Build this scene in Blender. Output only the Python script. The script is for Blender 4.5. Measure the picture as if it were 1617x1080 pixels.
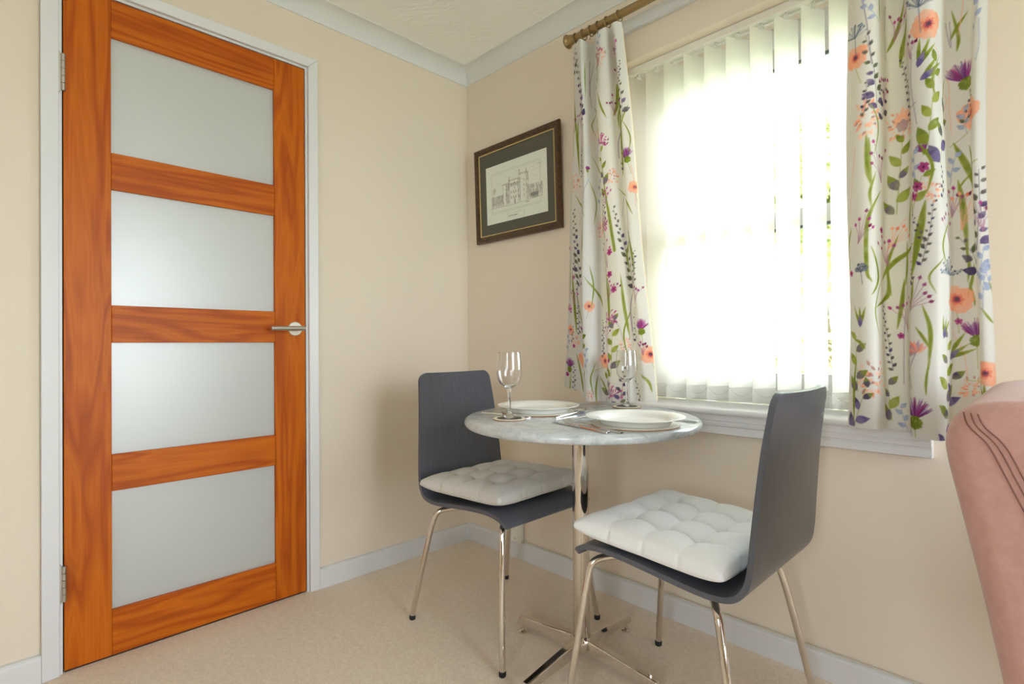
import bpy, bmesh, math, random
import numpy as np
from mathutils import Vector, Matrix

for o in list(bpy.data.objects):
    bpy.data.objects.remove(o, do_unlink=True)
scene = bpy.context.scene
COL = scene.collection
PI = math.pi

# ------------------------------------------------------------------ camera
cam_data = bpy.data.cameras.new('camera')
cam_data.sensor_width = 36.0
cam_data.sensor_fit = 'HORIZONTAL'
cam_data.lens = 842.44 * 36.0 / 1617.0
cam_data.clip_start = 0.02
cam = bpy.data.objects.new('camera', cam_data)
COL.objects.link(cam)
_yaw, _pitch, _roll = 0.79355, 0.0056, -0.00663
_f = Vector((-math.sin(_yaw) * math.cos(_pitch), math.cos(_yaw) * math.cos(_pitch), math.sin(_pitch)))
_r0 = Vector((math.cos(_yaw), math.sin(_yaw), 0))
_u0 = _r0.cross(_f)
_r = _r0 * math.cos(_roll) + _u0 * math.sin(_roll)
_u = -_r0 * math.sin(_roll) + _u0 * math.cos(_roll)
cam.matrix_world = Matrix(((_r.x, _u.x, -_f.x, 1.99602), (_r.y, _u.y, -_f.y, -1.66472),
                           (_r.z, _u.z, -_f.z, 0.93186), (0, 0, 0, 1)))
scene.camera = cam

# ------------------------------------------------------------------ view, world, light
vs = scene.view_settings
vs.view_transform = 'Standard'
vs.look = 'None'
vs.gamma = 1.0
vs.use_curve_mapping = False
vs.exposure = 1.12

world = bpy.data.worlds.new('overcast_sky')
scene.world = world
world.use_nodes = True
wn = world.node_tree
wn.nodes.clear()
w_out = wn.nodes.new('ShaderNodeOutputWorld')
w_bg = wn.nodes.new('ShaderNodeBackground')
w_bg.inputs['Color'].default_value = (0.835, 0.90, 1.0, 1)
w_bg.inputs['Strength'].default_value = 7.8
wn.links.new(w_bg.outputs['Background'], w_out.inputs['Surface'])
scene.cycles.use_denoising = True
scene.cycles.max_bounces = 12
scene.cycles.diffuse_bounces = 6
scene.cycles.transparent_max_bounces = 24
scene.cycles.transmission_bounces = 12
scene.cycles.sample_clamp_indirect = 8.0

def portal(name, loc, rot, sx, sy):
    l = bpy.data.lights.new(name, 'AREA')
    l.shape = 'RECTANGLE'; l.size = sx; l.size_y = sy
    l.cycles.is_portal = True
    o = bpy.data.objects.new(name, l); COL.objects.link(o)
    o.location = loc; o.rotation_euler = rot
    return o

# room dimensions (metres); the corner in view is the origin
RX, RY, RZ = 4.0, -3.4, 2.25
WX0, WX1, WZ0, WZ1 = 0.868, 1.757, 0.73, 1.958          # window in view
V_Y0, V_Y1, V_Z0, V_Z1 = -1.62, -0.28, 0.12, 2.08          # unseen patio window in the right wall, sized for fill
U_X0, U_X1, U_Z0, U_Z1 = 2.05, 2.85, 0.70, 1.95             # unseen window added for fill, behind the viewer
portal('sky_portal_window', ((WX0 + WX1) / 2, 0.248, (WZ0 + WZ1) / 2), (-PI / 2, 0, 0), WX1 - WX0, WZ1 - WZ0)
portal('sky_portal_patio', (RX + 0.21, (V_Y0 + V_Y1) / 2, (V_Z0 + V_Z1) / 2), (0, PI / 2, 0), V_Z1 - V_Z0, V_Y1 - V_Y0)
portal('sky_portal_front', ((U_X0 + U_X1) / 2, RY - 0.19, (U_Z0 + U_Z1) / 2), (PI / 2, 0, 0), U_X1 - U_X0, U_Z1 - U_Z0)

# ------------------------------------------------------------------ helpers
def tag(o, label=None, cat=None, group=None, kind=None):
    if label: o['label'] = label
    if cat: o['category'] = cat
    if group: o['group'] = group
    if kind: o['kind'] = kind
    return o

def empty(name, loc=(0, 0, 0), rz=0.0):
    o = bpy.data.objects.new(name, None); COL.objects.link(o)
    o.location = loc; o.rotation_euler = (0, 0, rz); o.empty_display_size = 0.05
    return o

def catmull(pts, n=8, closed=False):
    pts = [Vector(p) for p in pts]
    out = []
    m = len(pts)
    rng = range(m if closed else m - 1)
    for i in rng:
        if closed:
            p0, p1, p2, p3 = pts[i - 1], pts[i], pts[(i + 1) % m], pts[(i + 2) % m]
        else:
            p1, p2 = pts[i], pts[i + 1]
            p0 = pts[i - 1] if i > 0 else p1 * 2 - p2
            p3 = pts[i + 2] if i + 2 < m else p2 * 2 - p1
        for k in range(n):
            t = k / n
            out.append(0.5 * ((2 * p1) + (p2 - p0) * t + (2 * p0 - 5 * p1 + 4 * p2 - p3) * t * t
                              + (3 * p1 - p0 - 3 * p2 + p3) * t ** 3))
    if not closed: out.append(pts[-1])
    return out

class MB:
    def __init__(s): s.v = []; s.f = []
    def box(s, lo, hi):
        b = len(s.v)
        s.v += [(x, y, z) for z in (lo[2], hi[2]) for y in (lo[1], hi[1]) for x in (lo[0], hi[0])]
        s.f += [tuple(b + i for i in q) for q in ((0, 2, 3, 1), (4, 5, 7, 6), (0, 1, 5, 4), (2, 6, 7, 3), (0, 4, 6, 2), (1, 3, 7, 5))]
        return s
    def hexa(s, p):                       # 8 points: bottom ring then top ring
        b = len(s.v); s.v += [tuple(q) for q in p]
        s.f += [tuple(b + i for i in q) for q in ((3, 2, 1, 0), (4, 5, 6, 7), (0, 1, 5, 4), (1, 2, 6, 5), (2, 3, 7, 6), (3, 0, 4, 7))]
        return s
    def tube(s, path, r, n=12, cap=True):
        path = [Vector(p) for p in path]; m = len(path)
        rr = r if isinstance(r, (list, tuple)) else [r] * m
        b = len(s.v)
        t = (path[1] - path[0]).normalized()
        a = Vector((0, 0, 1)) if abs(t.z) < 0.9 else Vector((1, 0, 0))
        nrm = t.cross(a).normalized()
        for i, p in enumerate(path):
            t = (path[min(i + 1, m - 1)] - path[max(i - 1, 0)]).normalized()
            nrm = (nrm - t * nrm.dot(t)).normalized()
            bn = t.cross(nrm)
            for k in range(n):
                an = 2 * PI * k / n
                s.v.append(tuple(p + (nrm * math.cos(an) + bn * math.sin(an)) * rr[i]))
        for i in range(m - 1):
            for k in range(n):
                k2 = (k + 1) % n
                s.f.append((b + i * n + k, b + i * n + k2, b + (i + 1) * n + k2, b + (i + 1) * n + k))
        if cap:
            s.f.append(tuple(b + k for k in reversed(range(n))))
            s.f.append(tuple(b + (m - 1) * n + k for k in range(n)))
        return s
    def lathe(s, prof, n=32, c=(0, 0, 0), mat=None):
        b = len(s.v); rows = []
        for (r, z) in prof:
            if r < 1e-6:
                rows.append([len(s.v)]); s.v.append((0, 0, z))
            else:
                rows.append(list(range(len(s.v), len(s.v) + n)))
                s.v += [(r * math.cos(2 * PI * k / n), r * math.sin(2 * PI * k / n), z) for k in range(n)]
        for i in range(len(rows) - 1):
            A, B = rows[i], rows[i + 1]
            for k in range(n):
                k2 = (k + 1) % n
                if len(A) == 1 and len(B) == 1: continue
                if len(A) == 1: s.f.append((A[0], B[k2], B[k]))
                elif len(B) == 1: s.f.append((A[k], A[k2], B[0]))
                else: s.f.append((A[k], A[k2], B[k2], B[k]))
        for i in range(b, len(s.v)):
            p = Vector(s.v[i])
            if mat is not None: p = mat @ p
            s.v[i] = (p.x + c[0], p.y + c[1], p.z + c[2])
        return s
    def sweep(s, prof, path_fn, stations):   # closed profile placed by path_fn(station, (a, b))
        b = len(s.v); n = len(prof)
        for st in stations:
            s.v += [tuple(path_fn(st, q)) for q in prof]
        for i in range(len(stations) - 1):
            for k in range(n):
                k2 = (k + 1) % n
                s.f.append((b + i * n + k, b + i * n + k2, b + (i + 1) * n + k2, b + (i + 1) * n + k))
        s.f.append(tuple(b + k for k in reversed(range(n))))
        s.f.append(tuple(b + (len(stations) - 1) * n + k for k in range(n)))
        return s
    def build(s, name, mat, parent=None, smooth=False, bevel=0.0, segs=2, origin=None, angle=40, fix=True):
        v = s.v
        if origin is not None:
            v = [(p[0] - origin[0], p[1] - origin[1], p[2] - origin[2]) for p in v]
        me = bpy.data.meshes.new(name)
        me.from_pydata(v, [], s.f); me.update()
        if fix:
            bm = bmesh.new(); bm.from_mesh(me)
            bmesh.ops.recalc_face_normals(bm, faces=bm.faces[:]); bm.to_mesh(me); bm.free()
        o = bpy.data.objects.new(name, me); COL.objects.link(o)
        if origin is not None: o.location = origin
        if mat: me.materials.append(mat)
        if parent: o.parent = parent
        if smooth:
            for p in me.polygons: p.use_smooth = True
            me.set_sharp_from_angle(angle=math.radians(angle))
        if bevel > 0:
            m = o.modifiers.new('bevel', 'BEVEL'); m.width = bevel; m.segments = segs
            m.limit_method = 'ANGLE'; m.angle_limit = math.radians(40)
            for p in me.polygons: p.use_smooth = True
            me.set_sharp_from_angle(angle=math.radians(60))
        return o

def grid_obj(name, P, mat, parent=None, colors=None, closed=False):
    """P: (rows, cols, 3) array"""
    ny, nx = P.shape[:2]
    me = bpy.data.meshes.new(name)
    idx = np.arange(ny * nx).reshape(ny, nx)
    q = np.stack([idx[:-1, :-1], idx[:-1, 1:], idx[1:, 1:], idx[1:, :-1]], -1).reshape(-1, 4)
    me.vertices.add(ny * nx); me.vertices.foreach_set('co', P.reshape(-1).astype(np.float32))
    me.loops.add(q.size); me.loops.foreach_set('vertex_index', q.reshape(-1).astype(np.int32))
    me.polygons.add(len(q))
    me.polygons.foreach_set('loop_start', np.arange(0, q.size, 4, dtype=np.int32))
    me.polygons.foreach_set('loop_total', np.full(len(q), 4, dtype=np.int32))
    me.polygons.foreach_set('use_smooth', np.ones(len(q), dtype=bool))
    me.update(calc_edges=True); me.validate()
    if colors is not None:
        at = me.color_attributes.new('print', 'FLOAT_COLOR', 'POINT')
        c4 = np.ones((ny * nx, 4), np.float32); c4[:, :3] = colors.reshape(-1, 3)
        at.data.foreach_set('color', c4.reshape(-1))
    o = bpy.data.objects.new(name, me); COL.objects.link(o)
    me.materials.append(mat)
    if parent: o.parent = parent
    return o

def copy_tree(o, parent=None):
    c = o.copy(); COL.objects.link(c)
    if parent: c.parent = parent
    for ch in list(o.children): copy_tree(ch, c)
    return c

# ------------------------------------------------------------------ materials
def srgb(r, g, b):
    def l(c):
        c /= 255.0
        return c / 12.92 if c <= 0.04045 else ((c + 0.055) / 1.055) ** 2.4
    return (l(r), l(g), l(b), 1.0)

class NT:
    def __init__(s, name):
        s.m = bpy.data.materials.new(name); s.m.use_nodes = True
        s.t = s.m.node_tree; s.t.nodes.clear()
        s.out = s.n('ShaderNodeOutputMaterial')
    def n(s, kind, **kw):
        nd = s.t.nodes.new(kind)
        for k, v in kw.items():
            if hasattr(nd, k): setattr(nd, k, v)
            else: nd.inputs[k.replace('_', ' ')].default_value = v
        return nd
    def l(s, a, b): s.t.links.new(a, b); return s
    def principled(s, color=None, rough=0.5, metal=0.0, **kw):
        p = s.n('ShaderNodeBsdfPrincipled')
        if color is not None: p.inputs['Base Color'].default_value = color
        p.inputs['Roughness'].default_value = rough; p.inputs['Metallic'].default_value = metal
        for k, v in kw.items(): p.inputs[k].default_value = v
        s.l(p.outputs[0], s.out.inputs['Surface']); s.p = p
        return p
    def coords(s, scale=(1, 1, 1), out='Object', rand=0.0):
        tc = s.n('ShaderNodeTexCoord'); mp = s.n('ShaderNodeMapping')
        mp.inputs['Scale'].default_value = scale
        src = tc.outputs[out]
        if rand:
            oi = s.n('ShaderNodeObjectInfo'); mu = s.n('ShaderNodeMath', operation='MULTIPLY')
            mu.inputs[1].default_value = rand
            s.l(oi.outputs['Random'], mu.inputs[0])
            cb = s.n('ShaderNodeCombineXYZ')
            for i in range(3): s.l(mu.outputs[0], cb.inputs[i])
            ad = s.n('ShaderNodeVectorMath', operation='ADD')
            s.l(src, ad.inputs[0]); s.l(cb.outputs[0], ad.inputs[1]); src = ad.outputs[0]
        s.l(src, mp.inputs['Vector'])
        return mp.outputs[0]
    def noise(s, vec, scale, detail=4.0, rough=0.55, dist=0.0):
        n = s.n('ShaderNodeTexNoise')
        n.inputs['Scale'].default_value = scale; n.inputs['Detail'].default_value = detail
        n.inputs['Roughness'].default_value = rough; n.inputs['Distortion'].default_value = dist
        s.l(vec, n.inputs['Vector'])
        return n.outputs['Fac']
    def ramp(s, fac, stops):
        r = s.n('ShaderNodeValToRGB'); e = r.color_ramp.elements
        while len(e) < len(stops): e.new(0.5)
        for el, (p, c) in zip(e, stops): el.position = p; el.color = c
        s.l(fac, r.inputs['Fac'])
        return r.outputs['Color']
    def bump(s, h, strength=0.2, dist=0.01, to=None):
        b = s.n('ShaderNodeBump'); b.inputs['Strength'].default_value = strength
        b.inputs['Distance'].default_value = dist
        s.l(h, b.inputs['Height'])
        s.l(b.outputs[0], (to or s.p).inputs['Normal'])
        return b

def mat_plain(name, col, rough=0.5, metal=0.0, **kw):
    m = NT(name); m.principled(col, rough, metal, **kw); return m.m

def mat_paint(name, c1, c2, rough=0.75, bscale=260, bstr=0.08):
    m = NT(name); m.principled(c1, rough)
    v = m.coords()
    m.l(m.ramp(m.noise(v, 1.3, 3), [(0.3, c1), (0.7, c2)]), m.p.inputs['Base Color'])
    m.bump(m.noise(v, bscale, 2), bstr, 0.002)
    return m.m

M = {}
M['wall'] = mat_paint('cream_wall_paint', srgb(226, 213, 195), srgb(228, 216, 199), 0.8)
M['trim'] = mat_paint('white_satin_paint', srgb(221, 221, 222), srgb(217, 217, 219), 0.38, 60, 0.03)
M['cove'] = mat_paint('white_cove_paint', srgb(224, 225, 225), srgb(221, 222, 222), 0.7, 120, 0.03)
M['dark_gap'] = mat_plain('dark_gap_shade_and_latch', srgb(52, 30, 18), 0.8)  # shade colour of the door gaps, also the dark brown latch plate
M['steel'] = mat_plain('brushed_steel', srgb(196, 194, 188), 0.28, 1.0)
M['rose'] = mat_plain('satin_nickel', srgb(226, 224, 216), 0.3, 0.85)
M['chrome'] = mat_plain('polished_chrome', srgb(222, 216, 208), 0.07, 1.0)
M['cutlery'] = mat_plain('polished_cutlery_steel', srgb(226, 226, 225), 0.14, 1.0)
M['rubber'] = mat_plain('black_rubber', srgb(28, 27, 27), 0.6)
M['china'] = mat_plain('white_glazed_china', srgb(244, 244, 241), 0.14)
M['plastic'] = mat_plain('white_plastic', srgb(232, 230, 222), 0.4)
M['brass'] = mat_plain('antique_brass', srgb(158, 136, 96), 0.32, 0.85)
M['gilt'] = mat_plain('gilt_slip', srgb(222, 198, 138), 0.4, 0.5)
M['outside_dark'] = mat_plain('grey_rubber_gasket', srgb(96, 104, 106), 0.6)
M['cable'] = mat_plain('pale_grey_cable', srgb(205, 198, 180), 0.5)

def make_ceiling_mat():
    m = NT('artex_ceiling'); m.principled(srgb(250, 249, 248), 0.85)
    v = m.coords((1, 1, 1))
    w = m.n('ShaderNodeTexWave', wave_type='RINGS', rings_direction='Z')
    w.inputs['Scale'].default_value = 9.0; w.inputs['Distortion'].default_value = 14.0
    w.inputs['Detail'].default_value = 3.0; w.inputs['Detail Scale'].default_value = 1.4
    m.l(v, w.inputs['Vector'])
    mul = m.n('ShaderNodeMath', operation='MULTIPLY')
    m.l(w.outputs['Fac'], mul.inputs[0])
    m.l(m.ramp(m.noise(v, 5.0, 3), [(0.45, (0, 0, 0, 1)), (0.65, (1, 1, 1, 1))]), mul.inputs[1])
    m.bump(mul.outputs[0], 0.22, 0.008)
    return m.m
M['ceiling'] = make_ceiling_mat()

def make_carpet():
    m = NT('beige_cut_pile_carpet'); m.principled(srgb(196, 164, 126), 0.95)
    v = m.coords()
    fine = m.noise(v, 260, 3, 0.7); mid = m.noise(v, 60, 5, 0.7); big = m.noise(v, 3.2, 3)
    mx = m.n('ShaderNodeMix', data_type='RGBA'); mx.inputs['Factor'].default_value = 0.45
    m.l(m.ramp(fine, [(0.28, srgb(196, 174, 150)), (0.5, srgb(243, 227, 206)), (0.72, srgb(255, 248, 232))]), mx.inputs['A'])
    m.l(m.ramp(mid, [(0.32, srgb(220, 200, 176)), (0.68, srgb(252, 238, 218))]), mx.inputs['B'])
    m2 = m.n('ShaderNodeMix', data_type='RGBA', blend_type='MULTIPLY'); m2.inputs['Factor'].default_value = 0.5
    m.l(mx.outputs['Result'], m2.inputs['A'])
    m.l(m.ramp(big, [(0.35, (0.93, 0.92, 0.91, 1)), (0.65, (1, 1, 1, 1))]), m2.inputs['B'])
    m.l(m2.outputs['Result'], m.p.inputs['Base Color'])
    m.p.inputs['Sheen Weight'].default_value = 0.25
    ad = m.n('ShaderNodeMath', operation='ADD'); m.l(fine, ad.inputs[0]); m.l(mid, ad.inputs[1])
    m.bump(ad.outputs[0], 0.55, 0.006)
    return m.m
M['carpet'] = make_carpet()

def make_wood(name, axis):
    m = NT(name); m.principled(srgb(190, 96, 36), 0.42)
    m.p.inputs['Specular IOR Level'].default_value = 0.2
    sc = {'z': (7.5, 7.5, 0.62), 'y': (7.5, 0.62, 7.5)}[axis]
    v = m.coords(sc, rand=37.0)
    base = m.noise(v, 1.7, 2.5, 0.5, 0.35)
    w = m.n('ShaderNodeMath', operation='MULTIPLY'); w.inputs[1].default_value = 6.0
    m.l(base, w.inputs[0])
    fr = m.n('ShaderNodeMath', operation='PINGPONG'); fr.inputs[1].default_value = 0.5
    m.l(w.outputs[0], fr.inputs[0])
    rings = m.ramp(fr.outputs[0], [(0.0, srgb(168, 76, 4)), (0.2, srgb(187, 92, 8)), (0.36, srgb(199, 105, 14)), (0.5, srgb(192, 97, 10))])
    v2 = m.coords({'z': (90, 90, 2.5), 'y': (90, 2.5, 90)}[axis], rand=11.0)
    fib = m.noise(v2, 2.0, 4, 0.6)
    mx = m.n('ShaderNodeMix', data_type='RGBA', blend_type='MULTIPLY'); mx.inputs['Factor'].default_value = 0.55
    m.l(rings, mx.inputs['A'])
    m.l(m.ramp(fib, [(0.3, (0.82, 0.76, 0.70, 1)), (0.65, (1.04, 1.04, 1.04, 1))]), mx.inputs['B'])
    v3 = m.coords({'z': (5, 5, 1.6), 'y': (5, 1.6, 5)}[axis], rand=5.0)
    vo = m.n('ShaderNodeTexVoronoi'); vo.inputs['Scale'].default_value = 1.1; vo.inputs['Randomness'].default_value = 1.0
    m.l(v3, vo.inputs['Vector'])
    mx2 = m.n('ShaderNodeMix', data_type='RGBA', blend_type='MULTIPLY'); mx2.inputs['Factor'].default_value = 0.6
    m.l(mx.outputs['Result'], mx2.inputs['A'])
    m.l(m.ramp(vo.outputs['Distance'], [(0.0, (0.55, 0.42, 0.32, 1)), (0.10, (0.86, 0.8, 0.75, 1)), (0.2, (1, 1, 1, 1))]), mx2.inputs['B'])
    m.l(mx2.outputs['Result'], m.p.inputs['Base Color'])
    m.bump(fib, 0.06, 0.002)
    return m.m
M['wood_z'] = make_wood('orange_stained_pine_upright', 'z')
M['wood_y'] = make_wood('orange_stained_pine_cross', 'y')

def make_frosted():
    m = NT('frosted_door_glass')
    d = m.n('ShaderNodeBsdfDiffuse'); d.inputs['Color'].default_value = srgb(214, 219, 217)
    t = m.n('ShaderNodeBsdfTranslucent'); t.inputs['Color'].default_value = srgb(238, 244, 240)
    g = m.n('ShaderNodeBsdfGlossy'); g.inputs['Roughness'].default_value = 0.33; g.inputs['Color'].default_value = (1, 1, 1, 1)
    a = m.n('ShaderNodeMixShader'); a.inputs[0].default_value = 0.42
    m.l(d.outputs[0], a.inputs[1]); m.l(t.outputs[0], a.inputs[2])
    fr = m.n('ShaderNodeFresnel'); fr.inputs['IOR'].default_value = 1.6
    mu = m.n('ShaderNodeMath', operation='ADD'); mu.inputs[1].default_value = 0.06
    m.l(fr.outputs[0], mu.inputs[0])
    b = m.n('ShaderNodeMixShader'); m.l(mu.outputs[0], b.inputs[0]); m.l(a.outputs[0], b.inputs[1]); m.l(g.outputs[0], b.inputs[2])
    m.l(b.outputs[0], m.out.inputs['Surface'])
    return m.m
M['frosted'] = make_frosted()

def make_pane():
    m = NT('clear_window_glass')
    t = m.n('ShaderNodeBsdfTransparent'); t.inputs['Color'].default_value = (0.95, 0.965, 0.955, 1)
    g = m.n('ShaderNodeBsdfGlossy'); g.inputs['Roughness'].default_value = 0.01
    b = m.n('ShaderNodeMixShader'); fr = m.n('ShaderNodeFresnel'); fr.inputs['IOR'].default_value = 1.45
    m.l(fr.outputs[0], b.inputs[0]); m.l(t.outputs[0], b.inputs[1]); m.l(g.outputs[0], b.inputs[2])
    m.l(b.outputs[0], m.out.inputs['Surface'])
    return m.m
M['pane'] = make_pane()

def make_slat(name, see, col, tr):
    m = NT(name)
    v = m.coords((1, 1, 1))
    weave = m.n('ShaderNodeTexWave', wave_type='BANDS', bands_direction='X'); weave.inputs['Scale'].default_value = 160
    weave.inputs['Distortion'].default_value = 1.5; m.l(v, weave.inputs['Vector'])
    cr = m.ramp(weave.outputs['Fac'], [(0.0, tuple(c * 0.93 for c in col[:3]) + (1,)), (1.0, col)])
    d = m.n('ShaderNodeBsdfDiffuse'); t = m.n('ShaderNodeBsdfTranslucent'); x = m.n('ShaderNodeBsdfTransparent')
    m.l(cr, d.inputs['Color']); m.l(cr, t.inputs['Color'])
    a = m.n('ShaderNodeMixShader'); a.inputs[0].default_value = tr
    m.l(d.outputs[0], a.inputs[1]); m.l(t.outputs[0], a.inputs[2])
    b = m.n('ShaderNodeMixShader'); b.inputs[0].default_value = see
    m.l(a.outputs[0], b.inputs[1]); m.l(x.outputs[0], b.inputs[2])
    m.l(b.outputs[0], m.out.inputs['Surface'])
    return m.m
M['slat'] = make_slat('sheer_white_blind_fabric', 0.02, srgb(253, 251, 246), 0.93)
M['weight'] = make_slat('weighted_blind_pocket', 0.0, srgb(244, 244, 240), 0.5)

def make_curtain(name, trans):
    m = NT(name)
    at = m.n('ShaderNodeAttribute'); at.attribute_name = 'print'
    d = m.n('ShaderNodeBsdfDiffuse'); t = m.n('ShaderNodeBsdfTranslucent')
    m.l(at.outputs['Color'], d.inputs['Color']); m.l(at.outputs['Color'], t.inputs['Color'])
    v = m.coords()
    bp = m.n('ShaderNodeBump'); bp.inputs['Strength'].default_value = 0.12; bp.inputs['Distance'].default_value = 0.004
    m.l(m.noise(v, 500, 2), bp.inputs['Height']); m.l(bp.outputs[0], d.inputs['Normal'])
    a = m.n('ShaderNodeMixShader'); a.inputs[0].default_value = trans
    m.l(d.outputs[0], a.inputs[1]); m.l(t.outputs[0], a.inputs[2]); m.l(a.outputs[0], m.out.inputs['Surface'])
    return m.m
M['curtain'] = make_curtain('floral_printed_linen', 0.30)

def make_lining():
    m = NT('cream_curtain_lining')
    d = m.n('ShaderNodeBsdfDiffuse'); t = m.n('ShaderNodeBsdfTranslucent')
    d.inputs['Color'].default_value = srgb(240, 228, 200); t.inputs['Color'].default_value = srgb(250, 232, 196)
    a = m.n('ShaderNodeMixShader'); a.inputs[0].default_value = 0.5
    m.l(d.outputs[0], a.inputs[1]); m.l(t.outputs[0], a.inputs[2]); m.l(a.outputs[0], m.out.inputs['Surface'])
    return m.m
M['lining'] = make_lining()

def make_marble():
    m = NT('grey_white_marble'); m.principled(srgb(208, 212, 212), 0.16)
    v = m.coords(rand=0.0)
    a = m.noise(v, 9, 9, 0.66, 1.2); b = m.noise(v, 42, 6, 0.7, 0.6)
    mx = m.n('ShaderNodeMix', data_type='RGBA'); mx.inputs['Factor'].default_value = 0.4
    m.l(m.ramp(a, [(0.30, srgb(132, 138, 142)), (0.44, srgb(178, 184, 187)), (0.56, srgb(206, 210, 212)), (0.72, srgb(166, 170, 172))]), mx.inputs['A'])
    m.l(m.ramp(b, [(0.3, srgb(140, 144, 146)), (0.55, srgb(206, 210, 212)), (0.8, srgb(176, 172, 164))]), mx.inputs['B'])
    m.l(mx.outputs['Result'], m.p.inputs['Base Color'])
    return m.m
M['marble'] = make_marble()

def make_chair_paint():
    m = NT('dark_slate_painted_plywood'); m.principled(srgb(88, 90, 99), 0.3)
    v = m.coords((30, 30, 1.2))
    m.l(m.ramp(m.noise(v, 3, 3), [(0.3, srgb(84, 86, 95)), (0.7, srgb(92, 94, 103))]), m.p.inputs['Base Color'])
    return m.m
M['shell'] = make_chair_paint()

def make_fabric(name, c1, c2, sheen=0.2, scale=900, rough=0.9):
    m = NT(name); m.principled(c1, rough); m.p.inputs['Sheen Weight'].default_value = sheen
    v = m.coords()
    m.l(m.ramp(m.noise(v, scale / 6, 3), [(0.3, c1), (0.7, c2)]), m.p.inputs['Base Color'])
    m.bump(m.noise(v, scale, 2), 0.15, 0.002)
    return m.m
M['cushion_white'] = make_fabric('off_white_cotton', srgb(240, 241, 243), srgb(244, 245, 247))
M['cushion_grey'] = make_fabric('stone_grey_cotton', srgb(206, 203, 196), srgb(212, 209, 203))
M['velvet'] = make_fabric('blush_pink_velvet', srgb(184, 136, 126), srgb(192, 146, 136), 0.3, 500, 0.75)
M['stitch'] = mat_plain('dusky_pink_thread', srgb(128, 84, 74), 0.8)
M['tan_mat'] = mat_plain('cork_backing', srgb(160, 120, 86), 0.8)
M['mat_top'] = mat_plain('ivory_placemat_top', srgb(230, 224, 208), 0.3)

def make_glass():
    m = NT('clear_wine_glass'); p = m.principled((1, 1, 1, 1), 0.0)
    p.inputs['Transmission Weight'].default_value = 1.0; p.inputs['IOR'].default_value = 1.42
    return m.m
M['glass'] = make_glass()

def make_burl():
    m = NT('burr_walnut_moulding'); m.principled(srgb(84, 58, 32), 0.3)
    v = m.coords()
    m.l(m.ramp(m.noise(v, 70, 6, 0.7, 1.0), [(0.3, srgb(34, 22, 12)), (0.5, srgb(72, 48, 24)), (0.72, srgb(104, 74, 40))]), m.p.inputs['Base Color'])
    return m.m
M['burl'] = make_burl()
M['mount'] = mat_plain('dark_olive_grey_mountboard', srgb(88, 86, 76), 0.7)

def make_print_mat():
    m = NT('pencil_drawing_on_paper'); m.principled((1, 1, 1, 1), 0.6)
    at = m.n('ShaderNodeAttribute'); at.attribute_name = 'print'
    m.l(at.outputs['Color'], m.p.inputs['Base Color'])
    return m.m
M['paper'] = make_print_mat()

def make_leafmat(name, c1, c2):
    m = NT(name)
    v = m.coords(out='Object')
    cr = m.ramp(m.noise(v, 3.0, 3), [(0.3, c1), (0.7, c2)])
    d = m.n('ShaderNodeBsdfDiffuse'); t = m.n('ShaderNodeBsdfTranslucent')
    m.l(cr, d.inputs['Color']); m.l(cr, t.inputs['Color'])
    a = m.n('ShaderNodeMixShader'); a.inputs[0].default_value = 0.4
    m.l(d.outputs[0], a.inputs[1]); m.l(t.outputs[0], a.inputs[2]); m.l(a.outputs[0], m.out.inputs['Surface'])
    return m.m
M['leaf'] = make_leafmat('garden_foliage', srgb(170, 180, 124), srgb(206, 208, 156))
M['lawn'] = mat_paint('lawn_grass', srgb(132, 142, 104), srgb(150, 158, 118), 0.95, 80, 0.4)
M['bark'] = mat_paint('tree_bark', srgb(92, 78, 62), srgb(120, 104, 84), 0.9, 40, 0.5)

# ================================================================== THE SETTING
def struct(name, mb, mat, **kw):
    o = mb.build(name, mat, **kw); o['kind'] = 'structure'; return o

HX = -1.25                                                   # far wall of the hall beyond the door
DL, DR, DT, DB = -1.5082, -0.8029, 1.987, 0.006              # door leaf
struct('floor', MB().box((HX, RY, -0.12), (RX, 0, 0)), M['carpet'])
struct('ceiling', MB().box((HX - 0.1, RY - 0.2, RZ), (RX + 0.22, 0.25, RZ + 0.15)), M['ceiling'])
OL, OR, OT = DL - 0.028, DR + 0.028, DT + 0.028              # rough opening of the doorway
wl = MB()
wl.box((-0.12, RY, 0), (0, OL, RZ)); wl.box((-0.12, OR, 0), (0, 0, RZ)); wl.box((-0.12, OL, OT), (0, OR, RZ))
struct('wall_left', wl, M['wall'])
wb = MB()
wb.box((HX - 0.1, 0, -0.12), (WX0, 0.25, RZ)); wb.box((WX1, 0, -0.12), (RX + 0.22, 0.25, RZ))
wb.box((WX0, 0, -0.12), (WX1, 0.25, WZ0 - 0.02)); wb.box((WX0, 0, WZ1), (WX1, 0.25, RZ))
struct('wall_back', wb, M['wall'])
wr = MB()
wr.box((RX, RY, -0.12), (RX + 0.22, V_Y0, RZ)); wr.box((RX, V_Y1, -0.12), (RX + 0.22, 0, RZ))
wr.box((RX, V_Y0, -0.12), (RX + 0.22, V_Y1, V_Z0)); wr.box((RX, V_Y0, V_Z1), (RX + 0.22, V_Y1, RZ))
struct('wall_right', wr, M['wall'])
wf = MB()
wf.box((HX - 0.1, RY - 0.2, -0.12), (U_X0, RY, RZ)); wf.box((U_X1, RY - 0.2, -0.12), (RX + 0.22, RY, RZ))
wf.box((U_X0, RY - 0.2, -0.12), (U_X1, RY, U_Z0)); wf.box((U_X0, RY - 0.2, U_Z1), (U_X1, RY, RZ))
struct('wall_front', wf, M['wall'])
struct('wall_hall', MB().box((HX - 0.1, RY, -0.12), (HX, 0, RZ)), M['wall'])

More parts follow.
